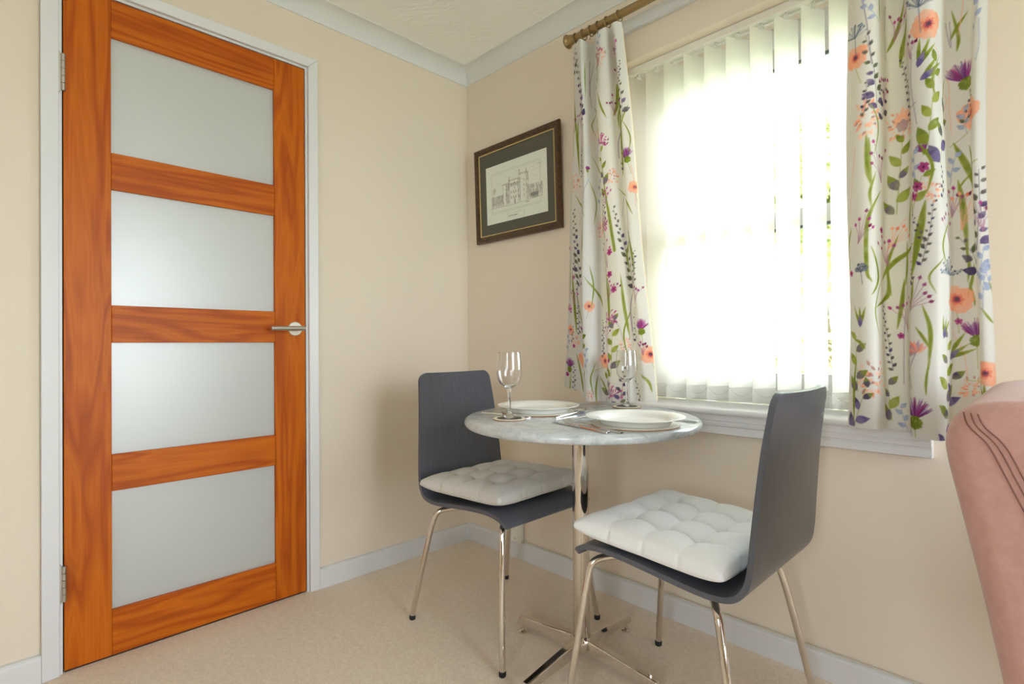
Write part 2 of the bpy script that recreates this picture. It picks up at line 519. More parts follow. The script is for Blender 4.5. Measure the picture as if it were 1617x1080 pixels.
# ---- baseboards
BP = [(0, 0), (-0.0155, 0), (-0.0155, 0.066), (-0.0145, 0.0715), (-0.010, 0.0765), (0, 0.0775)]   # (offset from wall, z)
def base_y(x0, x1):   # along the back wall
    return MB().sweep(BP, lambda st, q: (st, q[0], q[1]), [x0, x1])
struct('baseboard_back', base_y(0.0, RX), M['trim'])
def base_x(y0, y1):   # along the left wall
    return MB().sweep(BP, lambda st, q: (-q[0], st, q[1]), [y0, y1])
struct('baseboard_left', base_x(-0.7565, -0.0157), M['trim'])
struct('baseboard_side', base_x(RY, -1.5585), M['trim'])

# ---- coving: concave quarter between wall and ceiling
cv = 0.063
CP = [(0, RZ - cv), (-0.0035, RZ - cv)]
for k in range(0, 9):
    a = PI / 2 * k / 8
    CP.append((-(0.0035 + (cv - 0.008) * (1 - math.cos(a))), RZ - cv + 0.002 + (cv - 0.0055) * math.sin(a)))
CP += [(-cv, RZ - 0.0035), (-cv, RZ), (0, RZ)]
def cove_back():
    mb = MB()
    mb.sweep(CP, lambda st, q: ((-q[0] if st == 0 else RX), q[0], q[1]), [0, 1]); return mb
def cove_left():
    mb = MB()
    mb.sweep(CP, lambda st, q: (-q[0], (q[0] if st == 0 else RY), q[1]), [0, 1]); return mb
struct('trim_1', cove_back(), M['cove'], smooth=True, angle=35)['label'] = 'white coving above the window wall'
struct('trim_2', cove_left(), M['cove'], smooth=True, angle=35)['label'] = 'white coving above the door wall'

# ---- door lining and architrave
AO_L, AO_R, AO_T = -1.5582, -0.757, 2.0312
lin = MB()
lin.box((-0.12, OL, 0), (0.0, DL - 0.003, OT)); lin.box((-0.12, DR + 0.003, 0), (0.0, OR, OT)); lin.box((-0.12, DL - 0.003, DT + 0.003), (0.0, DR + 0.003, OT))
lin.box((-0.075, DL - 0.003, 0), (-0.038, DL + 0.012, DT + 0.003)); lin.box((-0.075, DR - 0.012, 0), (-0.038, DR + 0.003, DT + 0.003)); lin.box((-0.075, DL + 0.012, DT - 0.012), (-0.038, DR - 0.012, DT + 0.003))
o = struct('trim_3', lin, M['trim']); o['label'] = 'white door lining around the orange door'
ar = MB()
def arch(y_in, y_out, ztop_in, ztop_out, side):
    # one leg of the architrave, mitred at the top
    p = [(0, y_in, 0), (0.012, y_in, 0), (0.018, y_out, 0), (0, y_out, 0)]
    q = [(0, y_in, ztop_in), (0.012, y_in, ztop_in), (0.018, y_out, ztop_out), (0, y_out, ztop_out)]
    ar.hexa(p + q)
ai_l, ai_r, ai_t = DL - 0.010, DR + 0.011, DT + 0.011
arch(ai_l, AO_L, ai_t, AO_T, -1); arch(ai_r, AO_R, ai_t, AO_T, 1)
ar.hexa([(0, ai_l, ai_t), (0.012, ai_l, ai_t), (0.012, ai_r, ai_t), (0, ai_r, ai_t),
         (0, AO_L, AO_T), (0.018, AO_L, AO_T), (0.018, AO_R, AO_T), (0, AO_R, AO_T)])
o = struct('trim_4', ar, M['trim'], bevel=0.002); o['label'] = 'white architrave framing the orange door'

# ---- door
door = empty('door_1', (-0.02, DL, 0)); door['kind'] = 'structure'
door['label'] = 'orange stained pine door with four frosted glass panes'
def dpart(name, lo, hi, mat, bevel=0.0015, parent=None):
    c = tuple((a + b) / 2 for a, b in zip(lo, hi))
    o = MB().box(lo, hi).build(name, mat, origin=c, bevel=bevel)
    p = parent or door
    o.location = Vector(c) - Vector(p.location) - (Vector(p.parent.location) if p.parent else Vector())
    o.parent = p
    return o
PL, PR = -1.3968, -0.9149
zs = [(0.1418, 0.4983), (0.6090, 0.9470), (1.0600, 1.4109), (1.5223, 1.8735)]
for (a, b) in ((DL, PL), (PR, DR)):
    dpart('stile', (-0.035, a, DB), (0.0, b, DT), M['wood_z'], 0.0018)
for (a, b) in ((DB, zs[0][0]), (zs[0][1], zs[1][0]), (zs[1][1], zs[2][0]), (zs[2][1], zs[3][0]), (zs[3][1], DT)):
    dpart('rail', (-0.0347, PL, a), (-0.0005, PR, b), M['wood_y'], 0.0018)
for (a, b) in zs:
    g = dpart('pane', (-0.022, PL - 0.006, a - 0.006), (-0.012, PR + 0.006, b + 0.006), M['frosted'], 0)
for (z0, z1) in ((1.6702, 1.7765), (0.2087, 0.3100)):
    h = MB()
    n = 5
    for k in range(n):
        a = z0 + (z1 - z0) * k / n; b = z0 + (z1 - z0) * (k + 1) / n - 0.0012
        h.tube([(0.0085, DL - 0.001, a), (0.0085, DL - 0.001, b)], 0.0062, 14)
    ho = h.build('hinge', M['steel'], smooth=True, origin=(0.0085, DL - 0.001, z0))
    ho.location = Vector((0.0085, DL - 0.001, z0)) - Vector(door.location); ho.parent = door
    lf = MB().box((0.0125 - 0.0085 - 0.010, -0.0102, -0.004), (0.0140 - 0.0085 - 0.0025, -0.0055, z1 - z0 + 0.004)).build('hinge_leaf', M['steel'], ho)
hd = MB().lathe([(0, 0.008), (0.024, 0.008), (0.026, 0.006), (0.026, 0.0), (0, 0.0)], 40, mat=Matrix.Rotation(PI / 2, 4, 'Y')).build('handle_rose', M['rose'], door, smooth=True)
hd.location = Vector((0.0, -0.8435, 0.998)) - Vector(door.location)
lv = MB()
lv.tube([(0.004, 0, 0), (0.046, 0, 0)], 0.009, 16)
lv.tube([(0.05, 0.018, 0.0), (0.05, -0.104, -0.001)], 0.0088, 20)
lv.build('lever', M['steel'], hd, smooth=True)
o = dpart('latch_plate', (-0.028, DR - 0.001, 0.968), (-0.006, DR + 0.0012, 1.018), M['dark_gap'], 0)
dk = MB().box((-0.034, DL + 0.002, 0.0), (-0.006, DR - 0.002, 0.004))  # dark strip painted as the shaded gap below the door leaf
o = struct('trim_5', dk, M['dark_gap']); o['label'] = 'dark strip standing in for shade under the door'
gp = MB().box((-0.037, DL - 0.0029, 0.0), (-0.012, DL - 0.0002, DT))  # dark filler painted as the shade in the hinge gap
o = struct('trim_6', gp, M['dark_gap']); o['label'] = 'dark strip standing in for shade in the hinge side gap'

# ---- unseen hall lamp, added to light the frosted panes from behind
lamp = empty('hall_fill_lamp', (-0.75, -1.7, RZ))
tag(lamp, 'unseen ceiling lamp added in the hall to light the frosted door', 'lamp')
MB().lathe([(0, 0), (0.17, 0), (0.17, -0.02), (0.16, -0.025), (0, -0.025)], 40).build('lamp_base', M['plastic'], lamp, smooth=True)
em = NT('hall_fill_glow'); e = em.n('ShaderNodeEmission'); e.inputs['Color'].default_value = (1.0, 0.96, 0.88, 1); e.inputs['Strength'].default_value = 20.0
em.l(e.outputs[0], em.out.inputs['Surface'])
MB().lathe([(0.155, -0.0255), (0.15, -0.05), (0.11, -0.075), (0.05, -0.088), (0, -0.09)], 40).build('lamp_shade', em.m, lamp, smooth=True)

# ---- window in view: frame, two sashes, panes, sill and apron
win = empty('window_1', (WX0, 0.13, WZ0)); win['kind'] = 'structure'
win['label'] = 'white framed sliding sash window behind the vertical blind'
def wpart(name, lo, hi, mat, bevel=0.002, parent=None):
    l = Vector(win.location)
    o = MB().box(tuple(Vector(lo) - l), tuple(Vector(hi) - l)).build(name, mat, win, bevel=bevel); return o
FY0, FY1 = 0.165, 0.24
wpart('frame_jamb', (WX0, FY0, WZ0), (WX0 + 0.032, FY1, WZ1), M['trim'])
wpart('frame_jamb', (WX1 - 0.032, FY0, WZ0), (WX1, FY1, WZ1), M['trim'])
wpart('frame_head', (WX0 + 0.032, FY0, WZ1 - 0.05), (WX1 - 0.032, FY1, WZ1), M['trim'])
wpart('frame_sill', (WX0 + 0.032, FY0, WZ0), (WX1 - 0.032, FY1, WZ0 + 0.045), M['trim'])
sx0, sx1 = WX0 + 0.032, WX1 - 0.032
def sash(z0, z1, y0, y1, top, bot):
    wpart('sash_stile', (sx0, y0, z0), (sx0 + 0.042, y1, z1), M['trim'])
    wpart('sash_stile', (sx1 - 0.042, y0, z0), (sx1, y1, z1), M['trim'])
    wpart('sash_rail', (sx0 + 0.042, y0, z1 - top), (sx1 - 0.042, y1, z1), M['trim'])
    wpart('sash_rail', (sx0 + 0.042, y0, z0), (sx1 - 0.042, y1, z0 + bot), M['trim'])
    g = 0.008
    wpart('gasket', (sx0 + 0.042, y0 + 0.004, z1 - top - g), (sx1 - 0.042, y1 - 0.004, z1 - top), M['outside_dark'], 0)
    wpart('pane', (sx0 + 0.040, (y0 + y1) / 2 - 0.002, z0 + bot - 0.004), (sx1 - 0.040, (y0 + y1) / 2 + 0.002, z1 - top - g - 0.001), M['pane'], 0)
sash(1.315, WZ1 - 0.05, 0.203, 0.233, 0.062, 0.045)
sash(WZ0 + 0.045, 1.36, 0.170, 0.200, 0.055, 0.06)
# window board with a rounded nosing, moulded apron below it
SX0, SX1 = 0.826, 1.785
nose = [(0.165, 0.7295)]
for k in range(0, 9):
    a = PI / 2 - PI * k / 8
    nose.append((-0.046 - 0.0095 * math.cos(a), 0.720 + 0.0095 * math.sin(a)))
nose += [(0.165, 0.7105)]
l = Vector(win.location)
sb = MB()
sb.sweep([(0.0, 0.7295)] + nose[1:-1] + [(0.0, 0.7105)], lambda st, q: (st - l.x, q[0] - l.y, q[1] - l.z), [SX0 - 0.010, SX1 + 0.004])
sb.box((WX0 - l.x, 0.0 - l.y, 0.7105 - l.z), (WX1 - l.x, 0.165 - l.y, 0.7295 - l.z))
sb.build('sill', M['trim'], win, smooth=True, angle=30)
ap = [(0.0, 0.7105), (-0.037, 0.7105), (-0.037, 0.692), (-0.033, 0.690), (-0.033, 0.688), (-0.036, 0.684), (-0.034, 0.676), (-0.028, 0.673), (-0.028, 0.670), (-0.030, 0.668), (-0.030, 0.650), (-0.027, 0.648), (0.0, 0.648)]
MB().sweep(ap, lambda st, q: (st - l.x, q[0] - l.y, q[1] - l.z), [SX0, SX1]).build('apron', M['trim'], win)

# ---- white batten above the window that carries the curtain pole
o = struct('trim_7', MB().box((0.78, -0.020, 2.058), (1.98, 0, 2.102)), M['trim'], bevel=0.003); o['label'] = 'white batten behind the curtain pole'

# ---- unseen patio window, guessed from a door reflection, sized for fill daylight
pw = empty('window_2', (RX + 0.10, V_Y0, V_Z0)); pw['kind'] = 'structure'; pw['label'] = 'unseen white framed patio window in the right wall, sized for fill'
hL, hH = V_Y1 - V_Y0, V_Z1 - V_Z0
for (y0, y1, z0, z1) in ((0, 0.06, 0, hH), (hL - 0.06, hL, 0, hH), (0.06, hL - 0.06, 0, 0.06), (0.06, hL - 0.06, hH - 0.06, hH), (hL / 2 - 0.035, hL / 2 + 0.035, 0.06, hH - 0.06)):
    MB().box((-0.03, y0, z0), (0.03, y1, z1)).build('window_frame', M['trim'], pw, bevel=0.003)
for (y0, y1) in ((0.06, hL / 2 - 0.035), (hL / 2 + 0.035, hL - 0.06)):
    MB().box((-0.004, y0, 0.06), (0.004, y1, hH - 0.06)).build('pane', M['pane'], pw)

fw = empty('fill_window', (U_X0, RY - 0.10, U_Z0)); fw['kind'] = 'structure'; fw['label'] = 'unseen fill window added in the wall facing the dining corner'  # out of view, added to throw fill daylight on the window wall
hL, hH = U_X1 - U_X0, U_Z1 - U_Z0
for (x0, x1, z0, z1) in ((0, 0.06, 0, hH), (hL - 0.06, hL, 0, hH), (0.06, hL - 0.06, 0, 0.06), (0.06, hL - 0.06, hH - 0.06, hH), (hL / 2 - 0.035, hL / 2 + 0.035, 0.06, hH - 0.06)):
    MB().box((x0, -0.03, z0), (x1, 0.03, z1)).build('window_frame', M['trim'], fw, bevel=0.003)
for (x0, x1) in ((0.06, hL / 2 - 0.035), (hL / 2 + 0.035, hL - 0.06)):
    MB().box((x0, -0.004, 0.06), (x1, 0.004, hH - 0.06)).build('pane', M['pane'], fw)

# ---- garden
struct('ground', MB().box((-12, 0.26, -0.5), (14, 16, -0.35)), M['lawn'])
struct('ground_front', MB().box((-12, -14, -0.5), (RX + 0.22, RY - 0.21, -0.35)), M['lawn'])
gr2 = struct('ground_side', MB().box((RX + 0.23, -12, -0.5), (RX + 12, 0.25, -0.35)), M['lawn'])
def foliage(rng, blobs, n, size):
    V = []; F = []
    for i in range(n):
        c, r = blobs[rng.integers(len(blobs))]
        d = rng.normal(size=3); d /= np.linalg.norm(d)
        p = np.array(c) + d * np.array(r) * rng.uniform(0.55, 1.0)
        a = rng.normal(size=3); a /= np.linalg.norm(a); b = np.cross(a, rng.normal(size=3)); b /= np.linalg.norm(b)
        s = size * rng.uniform(0.6, 1.3)
        k = len(V)
        V += [tuple(p - a * s), tuple(p + b * s * 0.45), tuple(p + a * s), tuple(p - b * s * 0.45)]
        F.append((k, k + 1, k + 2, k + 3))
    return V, F
def tree(x, y, h, r, seed, label, n):
    t = empty('garden_tree', (x, y, -0.35)); tag(t, label, 'tree')
    rng = np.random.default_rng(seed)
    MB().tube(catmull([(0, 0, 0), (0.06, 0.03, h * 0.3), (-0.04, 0, h * 0.6), (0.02, 0.05, h * 0.85)], 4), [0.12 - 0.006 * k for k in range(13)], 10).build('trunk', M['bark'], t, smooth=True)
    blobs = [((rng.uniform(-.6, .6) * r, rng.uniform(-.5, .5) * r, h * rng.uniform(.35, .9)), (r * .55, r * .5, r * .5)) for _ in range(12)]
    V, F = foliage(rng, blobs, n, 0.085)
    m = MB(); m.v, m.f = V, F
    m.build('foliage', M['leaf'], t, fix=False)
tree(0.0, 5.4, 4.4, 1.5, 3, 'leafy green tree in the garden seen between the blind slats', 8000)
tree(-3.6, 6.4, 2.6, 1.3, 5, 'leafy garden tree beyond the left curtain', 4000)
hg = empty('garden_hedge', (-0.5, 9.0, -0.35)); tag(hg, 'clipped green hedge along the end of the garden', 'hedge')
rng = np.random.default_rng(9)
V, F = foliage(rng, [((k * 0.7 - 3.5, 0, 0.75), (0.6, 0.45, 0.75)) for k in range(12)], 12000, 0.09)
m = MB(); m.v, m.f = V, F; fo = m.build('foliage', M['leaf'], hg, fix=False)

# ================================================================== FURNITURE
# ---- round bistro table
TX, TY, TZ, TR = 1.015, -0.42, 0.722, 0.34
table = empty('round_table', (TX, TY, 0))
tag(table, 'round marble-topped bistro table on a chrome column', 'table')
prof = [(0, TZ - 0.025), (TR - 0.012, TZ - 0.025)]
for k in range(0, 9):
    a = -PI / 2 + PI * k / 8
    prof.append((TR - 0.012 + 0.012 * math.cos(a), TZ - 0.0125 + 0.0125 * math.sin(a)))
prof += [(0, TZ)]
MB().lathe(prof, 96).build('tabletop', M['marble'], table, smooth=True)
MB().lathe([(0, 0.058), (0.024, 0.058), (0.0245, 0.06), (0.0245, 0.690), (0.11, 0.6955), (0.11, TZ - 0.0252), (0, TZ - 0.0252)], 40).build('column', M['chrome'], table, smooth=True, angle=30)
hub = MB().lathe([(0, 0.028), (0.012, 0.028), (0.014, 0.034), (0.030, 0.040), (0.032, 0.045), (0.032, 0.074), (0.028, 0.079), (0, 0.079)], 32).build('hub', M['chrome'], table, smooth=True)
def arm_mesh():
    b = MB()
    r0, r1 = 0.026, 0.252
    for (a0, a1, z) in ((0, 0, 0),):
        w0, w1 = 0.017, 0.013
        b.hexa([(r0, -w0, 0.040), (r1, -w1, 0.028), (r1, w1, 0.028), (r0, w0, 0.040),
                (r0, -w0 * 0.72, 0.077), (r1 - 0.004, -w1 * 0.72, 0.050), (r1 - 0.004, w1 * 0.72, 0.050), (r0, w0 * 0.72, 0.077)])
    return b
for k in range(4):
    a = arm_mesh().build('arm', M['chrome'], table, bevel=0.003, segs=3)
    a.rotation_euler = (0, 0, k * PI / 2 + 0.02)
    f = MB().lathe([(0, 0.0), (0.014, 0.0), (0.0165, 0.003), (0.0165, 0.006), (0.012, 0.010), (0.005, 0.011), (0.005, 0.032), (0, 0.032)], 20, c=(0.236, 0, 0)).build('foot', M['chrome'], a, smooth=True)

# ---- chairs: bent plywood shell on four chrome legs
def shell_mesh(pad):
    prof = [(.214, .402), (.203, .416), (.18, .427), (.13, .4325), (.05, .428), (-.05, .416), (-.12, .409), (-.163, .410), (-.193, .421), (-.212, .446), (-.2215, .485), (-.228, .54), (-.240, .64), (-.253, .735), (-.268, .832)]
    hw = [.194, .199, .200, .200, .200, .199, .198, .197, .196, .194, .191, .188, .180, .172, .163]
    c = catmull([(p[0], h, p[1]) for p, h in zip(prof, hw)], 6)
    L = [0.0]
    for i in range(len(c) - 1): L.append(L[-1] + (c[i + 1] - c[i]).length)
    tot = L[-1]
    extra = [.0008, .0025, .005, .008, .012, .017, .023, .029]
    want = sorted(set([0.0, tot] + extra[:6] + [tot - e for e in extra] + [v for v in L if .014 < v < tot - .031]))
    def at_len(v):
        for i in range(len(c) - 1):
            if L[i + 1] >= v: return c[i].lerp(c[i + 1], (v - L[i]) / max(1e-9, L[i + 1] - L[i]))
        return c[-1]
    c = [at_len(v) for v in want]
    n = len(c); T = 0.0125; W = 14
    rows = []
    for i, p in enumerate(c):
        t = (c[min(i + 1, n - 1)] - c[max(i - 1, 0)]); tx, tz = t.x, t.z
        l = math.hypot(tx, tz); nx, nz = tz / l, -tx / l              # normal to the sitter's side
        back = max(0.0, min(1.0, (p.z - 0.46) / 0.25)) if p.x < -0.15 else 0.0
        h = p.y
        end = 0.0
        s_end = sum((c[j + 1] - c[j]).length for j in range(i, n - 1))
        s_start = sum((c[j + 1] - c[j]).length for j in range(0, i))
        R = 0.030
        if s_end < R: h -= R - math.sqrt(max(0, R * R - (R - s_end) ** 2))
        R2 = 0.012
        if s_start < R2: h -= R2 - math.sqrt(max(0, R2 * R2 - (R2 - s_start) ** 2))
        row = []
        for k in range(W + 1):
            u = -1 + 2 * k / W
            bow = back * 0.012 * (u * u - 0.35)
            row.append(((p.x + nx * bow, u * h, p.z + nz * bow), (nx, nz)))
        rows.append(row)
    b = MB()
    for side in (1, -1):
        for row in rows:
            for (q, nn) in row: b.v.append((q[0] + nn[0] * side * T / 2, q[1], q[2] + nn[1] * side * T / 2))
    N = W + 1; off = n * N
    for i in range(n - 1):
        for k in range(W):
            a = i * N + k
            b.f.append((a, a + 1, a + N + 1, a + N)); b.f.append((off + a, off + a + N, off + a + N + 1, off + a + 1))
        a = i * N
        b.f.append((a, a + N, off + a + N, off + a)); a += W
        b.f.append((a, off + a, off + a + N, a + N))
    for k in range(W):
        b.f.append((k, off + k, off + k + 1, k + 1)); a = (n - 1) * N + k
        b.f.append((a, a + 1, off + a + 1, off + a))
    return b
def make_chair():
    ch = empty('dining_chair')
    s = shell_mesh(0).build('shell', M['shell'], ch, smooth=True, angle=50)
    fr = MB()
    fr.box((-0.10, -0.07, 0.388), (0.10, 0.07, 0.400)); fr.build('mounting_plate', M['rubber'], ch, bevel=0.002)
    for sx, tx, fx, tz in ((1, .178, .224, .404), (-1, -.148, -.222, .386)):
        for sy in (1, -1):
            path = catmull([(tx * .42, sy * .06, tz - .006), (tx * .75, sy * .125, tz - .006), (tx * .96, sy * .168, tz - .016), (tx + (fx - tx) * .12, sy * .182, tz - .055), (tx + (fx - tx) * .45, sy * .199, .215), (fx, sy * .222, .012)], 6)
            lg = MB().tube(path, 0.0092, 14).build('leg', M['chrome'], ch, smooth=True)
            MB().lathe([(0, 0), (.0095, 0), (.0105, .003), (.0105, .013), (.0095, .015), (0, .015)], 14, c=(fx, sy * .222, 0)).build('foot_cap', M['rubber'], lg, smooth=True)
    return ch
chair_a = make_chair()
chair_a.location = (0.675, -0.41, 0)
tag(chair_a, 'dark slate bentwood chair standing in the corner with its seat front showing', 'chair', 'slate plywood dining chairs')
chair_b = copy_tree(chair_a)
chair_b.location = (1.352, -0.405, 0); chair_b.rotation_euler = (0, 0, PI)
chair_b['label'] = 'dark slate bentwood chair seen from behind, beside the pink armchair'

# ---- tufted seat cushions
def cushion(name, mat, hx, hy, T, seed):
    n = 96
    u = np.linspace(-1, 1, n + 1); U, Vv = np.meshgrid(u, u)
    rng = np.random.default_rng(seed)
    lines = (-0.5, 0.0, 0.5)
    dU = np.min([np.abs(U - c) for c in lines], 0); dV = np.min([np.abs(Vv - c) for c in lines], 0)
    cu, cvv = np.exp(-(dU / .075) ** 2), np.exp(-(dV / .075) ** 2)
    cu_s, cv_s = np.exp(-(dU / .022) ** 2), np.exp(-(dV / .022) ** 2)
    tuft = np.zeros_like(U)
    for a in lines:
        for b in lines: tuft += np.exp(-np.sqrt((U - a) ** 2 + (Vv - b) ** 2 + .0004) / .10) * 1.2
    inside_u = (np.abs(U) < .5) * 1.0; inside_v = (np.abs(Vv) < .5) * 1.0
    fade_u = np.clip((1.0 - np.abs(U)) / .5, 0, 1); fade_v = np.clip((1.0 - np.abs(Vv)) / .5, 0, 1)
    crease = (0.09 * cu + 0.11 * cu_s) * fade_v + (0.09 * cvv + 0.11 * cv_s) * fade_u
    edge = ((1 - np.abs(U) ** 6) * (1 - np.abs(Vv) ** 6)) ** 0.38
    puff = (0.92 + 0.08 * np.abs(np.sin(2 * PI * U)) * np.abs(np.sin(2 * PI * Vv)))
    wr = np.zeros_like(U)
    for k in range(10):
        ax, ay = rng.normal(size=2) * 9; wr += np.sin(ax * U + ay * Vv + rng.uniform(0, 6)) * .006
    top = T * edge * np.clip(puff - crease - 0.46 * np.clip(tuft, 0, 1) + wr, .04, 1.1)
    bot = -T * 0.45 * edge * np.clip(puff - .5 * crease - .3 * tuft, .1, 1)
    sc = 1 + 0.035 * (U ** 2 * Vv ** 2) - 0.03 * ((1 - Vv ** 2) * U ** 6 + (1 - U ** 2) * Vv ** 6)
    sc = sc - 0.012 * (np.abs(np.sin(2 * PI * U)) < .25) * (np.abs(Vv) > .97) - 0.012 * (np.abs(np.sin(2 * PI * Vv)) < .25) * (np.abs(U) > .97)
    X, Y = hx * U * sc, hy * Vv * sc
    lift = 0.010 * (U ** 2 * Vv ** 2) ** 2
    b = MB(); N = n + 1
    b.v = [tuple(q) for q in np.stack([X, Y, top + lift], -1).reshape(-1, 3)] 
    off = len(b.v)
    b.v += [tuple(q) for q in np.stack([X, Y, bot + lift - 0.0006], -1).reshape(-1, 3)]
    for i in range(n):
        for k in range(n):
            a = i * N + k
            b.f.append((a, a + 1, a + N + 1, a + N)); b.f.append((off + a, off + a + N, off + a + N + 1, off + a + 1))
    for k in range(n):
        for (p, q) in ((k, k + 1), ((n) * N + k + 1, (n) * N + k), ((k + 1) * N, k * N), (k * N + n, (k + 1) * N + n)):
            b.f.append((p, off + p, off + q, q))
    o = b.build(name, mat, smooth=True, angle=70)
    return o
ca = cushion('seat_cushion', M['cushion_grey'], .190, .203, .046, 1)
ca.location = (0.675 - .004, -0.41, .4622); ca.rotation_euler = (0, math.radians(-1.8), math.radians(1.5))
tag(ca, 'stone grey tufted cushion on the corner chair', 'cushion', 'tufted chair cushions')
cb = cushion('seat_cushion', M['cushion_white'], .192, .203, .048, 2)
cb.location = (1.352 - .008, -0.415, .4612); cb.rotation_euler = (0, math.radians(1.8), math.radians(-2.5))
tag(cb, 'off-white tufted cushion on the chair seen from behind', 'cushion', 'tufted chair cushions')

# ---- things on the table
def disc(name, r, t, x, y, z, mat_edge, mat_top, label, cat, group):
    o = MB().lathe([(0, 0), (r - .001, 0), (r, .0008), (r, t * .72), (r - .0005, t * .75), (0, t * .75)], 64).build(name, mat_edge, smooth=True, angle=30)
    o.location = (x, y, z); tag(o, label, cat, group)
    MB().lathe([(0, t * .75), (r - .0006, t * .75), (r - .001, t), (0, t)], 64).build('mat_face', mat_top, o, smooth=True, angle=30)
    return o
P1, P2 = (0.868, -0.442), (1.228, -0.462)
disc('placemat', .113, .004, P1[0], P1[1], TZ, M['tan_mat'], M['mat_top'], 'round cork-edged placemat under the plate nearest the corner', 'placemat', 'round placemats')
disc('placemat', .113, .004, P2[0], P2[1], TZ, M['tan_mat'], M['mat_top'], 'round cork-edged placemat under the plate beside the fork', 'placemat', 'round placemats')
plate_prof = [(0, .006), (.074, .0056), (.083, .0068), (.089, .0120), (.094, .0160), (.118, .0195), (.1255, .0212), (.1275, .0206), (.1262, .0188), (.118, .0168), (.099, .0132), (.0935, .0075), (.090, .0012), (.088, 0), (.083, 0), (.081, .0012), (0, .0016)]
plate_prof = [(r, z) for r, z in plate_prof]
pl = MB().lathe(plate_prof, 96).build('dinner_plate', M['china'], smooth=True)
pl.location = (P1[0], P1[1], TZ + .0042); tag(pl, 'white dinner plate nearest the corner chair', 'plate', 'white dinner plates')
p2 = copy_tree(pl); p2.location = (P2[0], P2[1], TZ + .0042); p2['label'] = 'white dinner plate beside the fork and knife'
G1, G2 = (0.915, -0.613), (0.995, -0.145)
disc('coaster', .047, .0035, G1[0], G1[1], TZ, M['tan_mat'], M['mat_top'], 'round coaster under the wine glass at the near left table edge', 'coaster', 'round coasters')
disc('coaster', .047, .0035, G2[0], G2[1], TZ, M['tan_mat'], M['mat_top'], 'round coaster under the wine glass by the curtain', 'coaster', 'round coasters')
gp = [(0, 0), (.033, 0), (.034, .0012), (.030, .0026), (.016, .0055), (.0075, .012), (.0048, .022), (.0040, .045), (.0042, .068), (.0065, .080), (.015, .0895), (.0265, .099), (.0325, .112), (.0350, .130), (.0342, .155), (.0318, .1835), (.0315, .1840), (.0311, .1836), (.0335, .155), (.0343, .130), (.0318, .1130), (.0259, .1004), (.0145, .0915), (0, .0885)]
def glass_mesh(): 
    cp = catmull([(r, 0, z) for r, z in gp], 3)
    return MB().lathe([(max(0, p.x), p.z) if 0 < i < len(cp) - 1 else (0, p.z) for i, p in enumerate(cp)], 56)
g = glass_mesh().build('wine_glass', M['glass'], smooth=True, angle=60)
g.location = (G1[0], G1[1], TZ + .0037); tag(g, 'clear stemmed wine glass at the near left edge of the table', 'glass', 'stemmed wine glasses')
g2 = copy_tree(g); g2.location = (G2[0], G2[1], TZ + .0037); g2['label'] = 'clear stemmed wine glass in front of the floral curtain'

def fork_parts(root):
    hpath = [(0, 0, .002), (.05, 0, .0045), (.09, 0, .004), (.118, 0, .0055)]
    b = MB(); w = [.0046, .0036, .0026, .0024]
    b.v = []
    for (p, ww) in zip(hpath, w):
        b.v += [(p[0], -ww, p[2] - .0010), (p[0], ww, p[2] - .0010), (p[0], ww * .8, p[2] + .0012), (p[0], -ww * .8, p[2] + .0012)]
    for i in range(3):
        for k in range(4): b.f.append((i * 4 + k, i * 4 + (k + 1) % 4, i * 4 + 4 + (k + 1) % 4, i * 4 + 4 + k))
    b.f += [(3, 2, 1, 0), (12, 13, 14, 15)]
    b.build('handle', M['cutlery'], root, smooth=True)
    hb = MB()
    st = [(.117, .0024, .0052), (.130, .009, .0042), (.142, .0115, .0030), (.150, .0118, .0026)]
    for (x, ww, z) in st: hb.v += [(x, -ww, z - .0007), (x, ww, z - .0007), (x, ww, z + .0008), (x, -ww, z + .0008)]
    for i in range(3):
        for k in range(4): hb.f.append((i * 4 + k, i * 4 + (k + 1) % 4, i * 4 + 4 + (k + 1) % 4, i * 4 + 4 + k))
    hb.f += [(3, 2, 1, 0), (12, 13, 14, 15)]
    hb.build('fork_head', M['cutlery'], root, smooth=True)
    for k in range(4):
        y = -.0100 + k * .00667
        MB().tube(catmull([(.149, y, .0027), (.165, y, .0032), (.182, y, .0058), (.196, y * .96, .0105)], 4), [.0014] * 12 + [.0007], 8).build('tine', M['cutlery'], root, smooth=True)
def knife_parts(root):
    b = MB(); 
    b.v = []
    for (x, ww) in ((0, .0062), (.04, .0060), (.098, .0045)): b.v += [(x, -ww, .0005), (x, ww, .0005), (x, ww * .7, .0058), (x, -ww * .7, .0058)]
    for i in range(2):
        for k in range(4): b.f.append((i * 4 + k, i * 4 + (k + 1) % 4, i * 4 + 4 + (k + 1) % 4, i * 4 + 4 + k))
    b.f += [(3, 2, 1, 0), (8, 9, 10, 11)]
    b.build('handle', M['cutlery'], root, bevel=.0012)
    bl = MB()
    out = [(.097, -.0042), (.110, -.0085), (.16, -.0095), (.195, -.0075), (.209, .0), (.213, .0062), (.16, .0062), (.11, .0060), (.097, .0042)]
    n = len(out)
    bl.v = [(x, y, .0016) for x, y in out] + [(x, y, .0032) for x, y in out]
    bl.f = [tuple(reversed(range(n))), tuple(range(n, 2 * n))] + [(k, (k + 1) % n, n + (k + 1) % n, n + k) for k in range(n)]
    bl.build('blade', M['cutlery'], root)
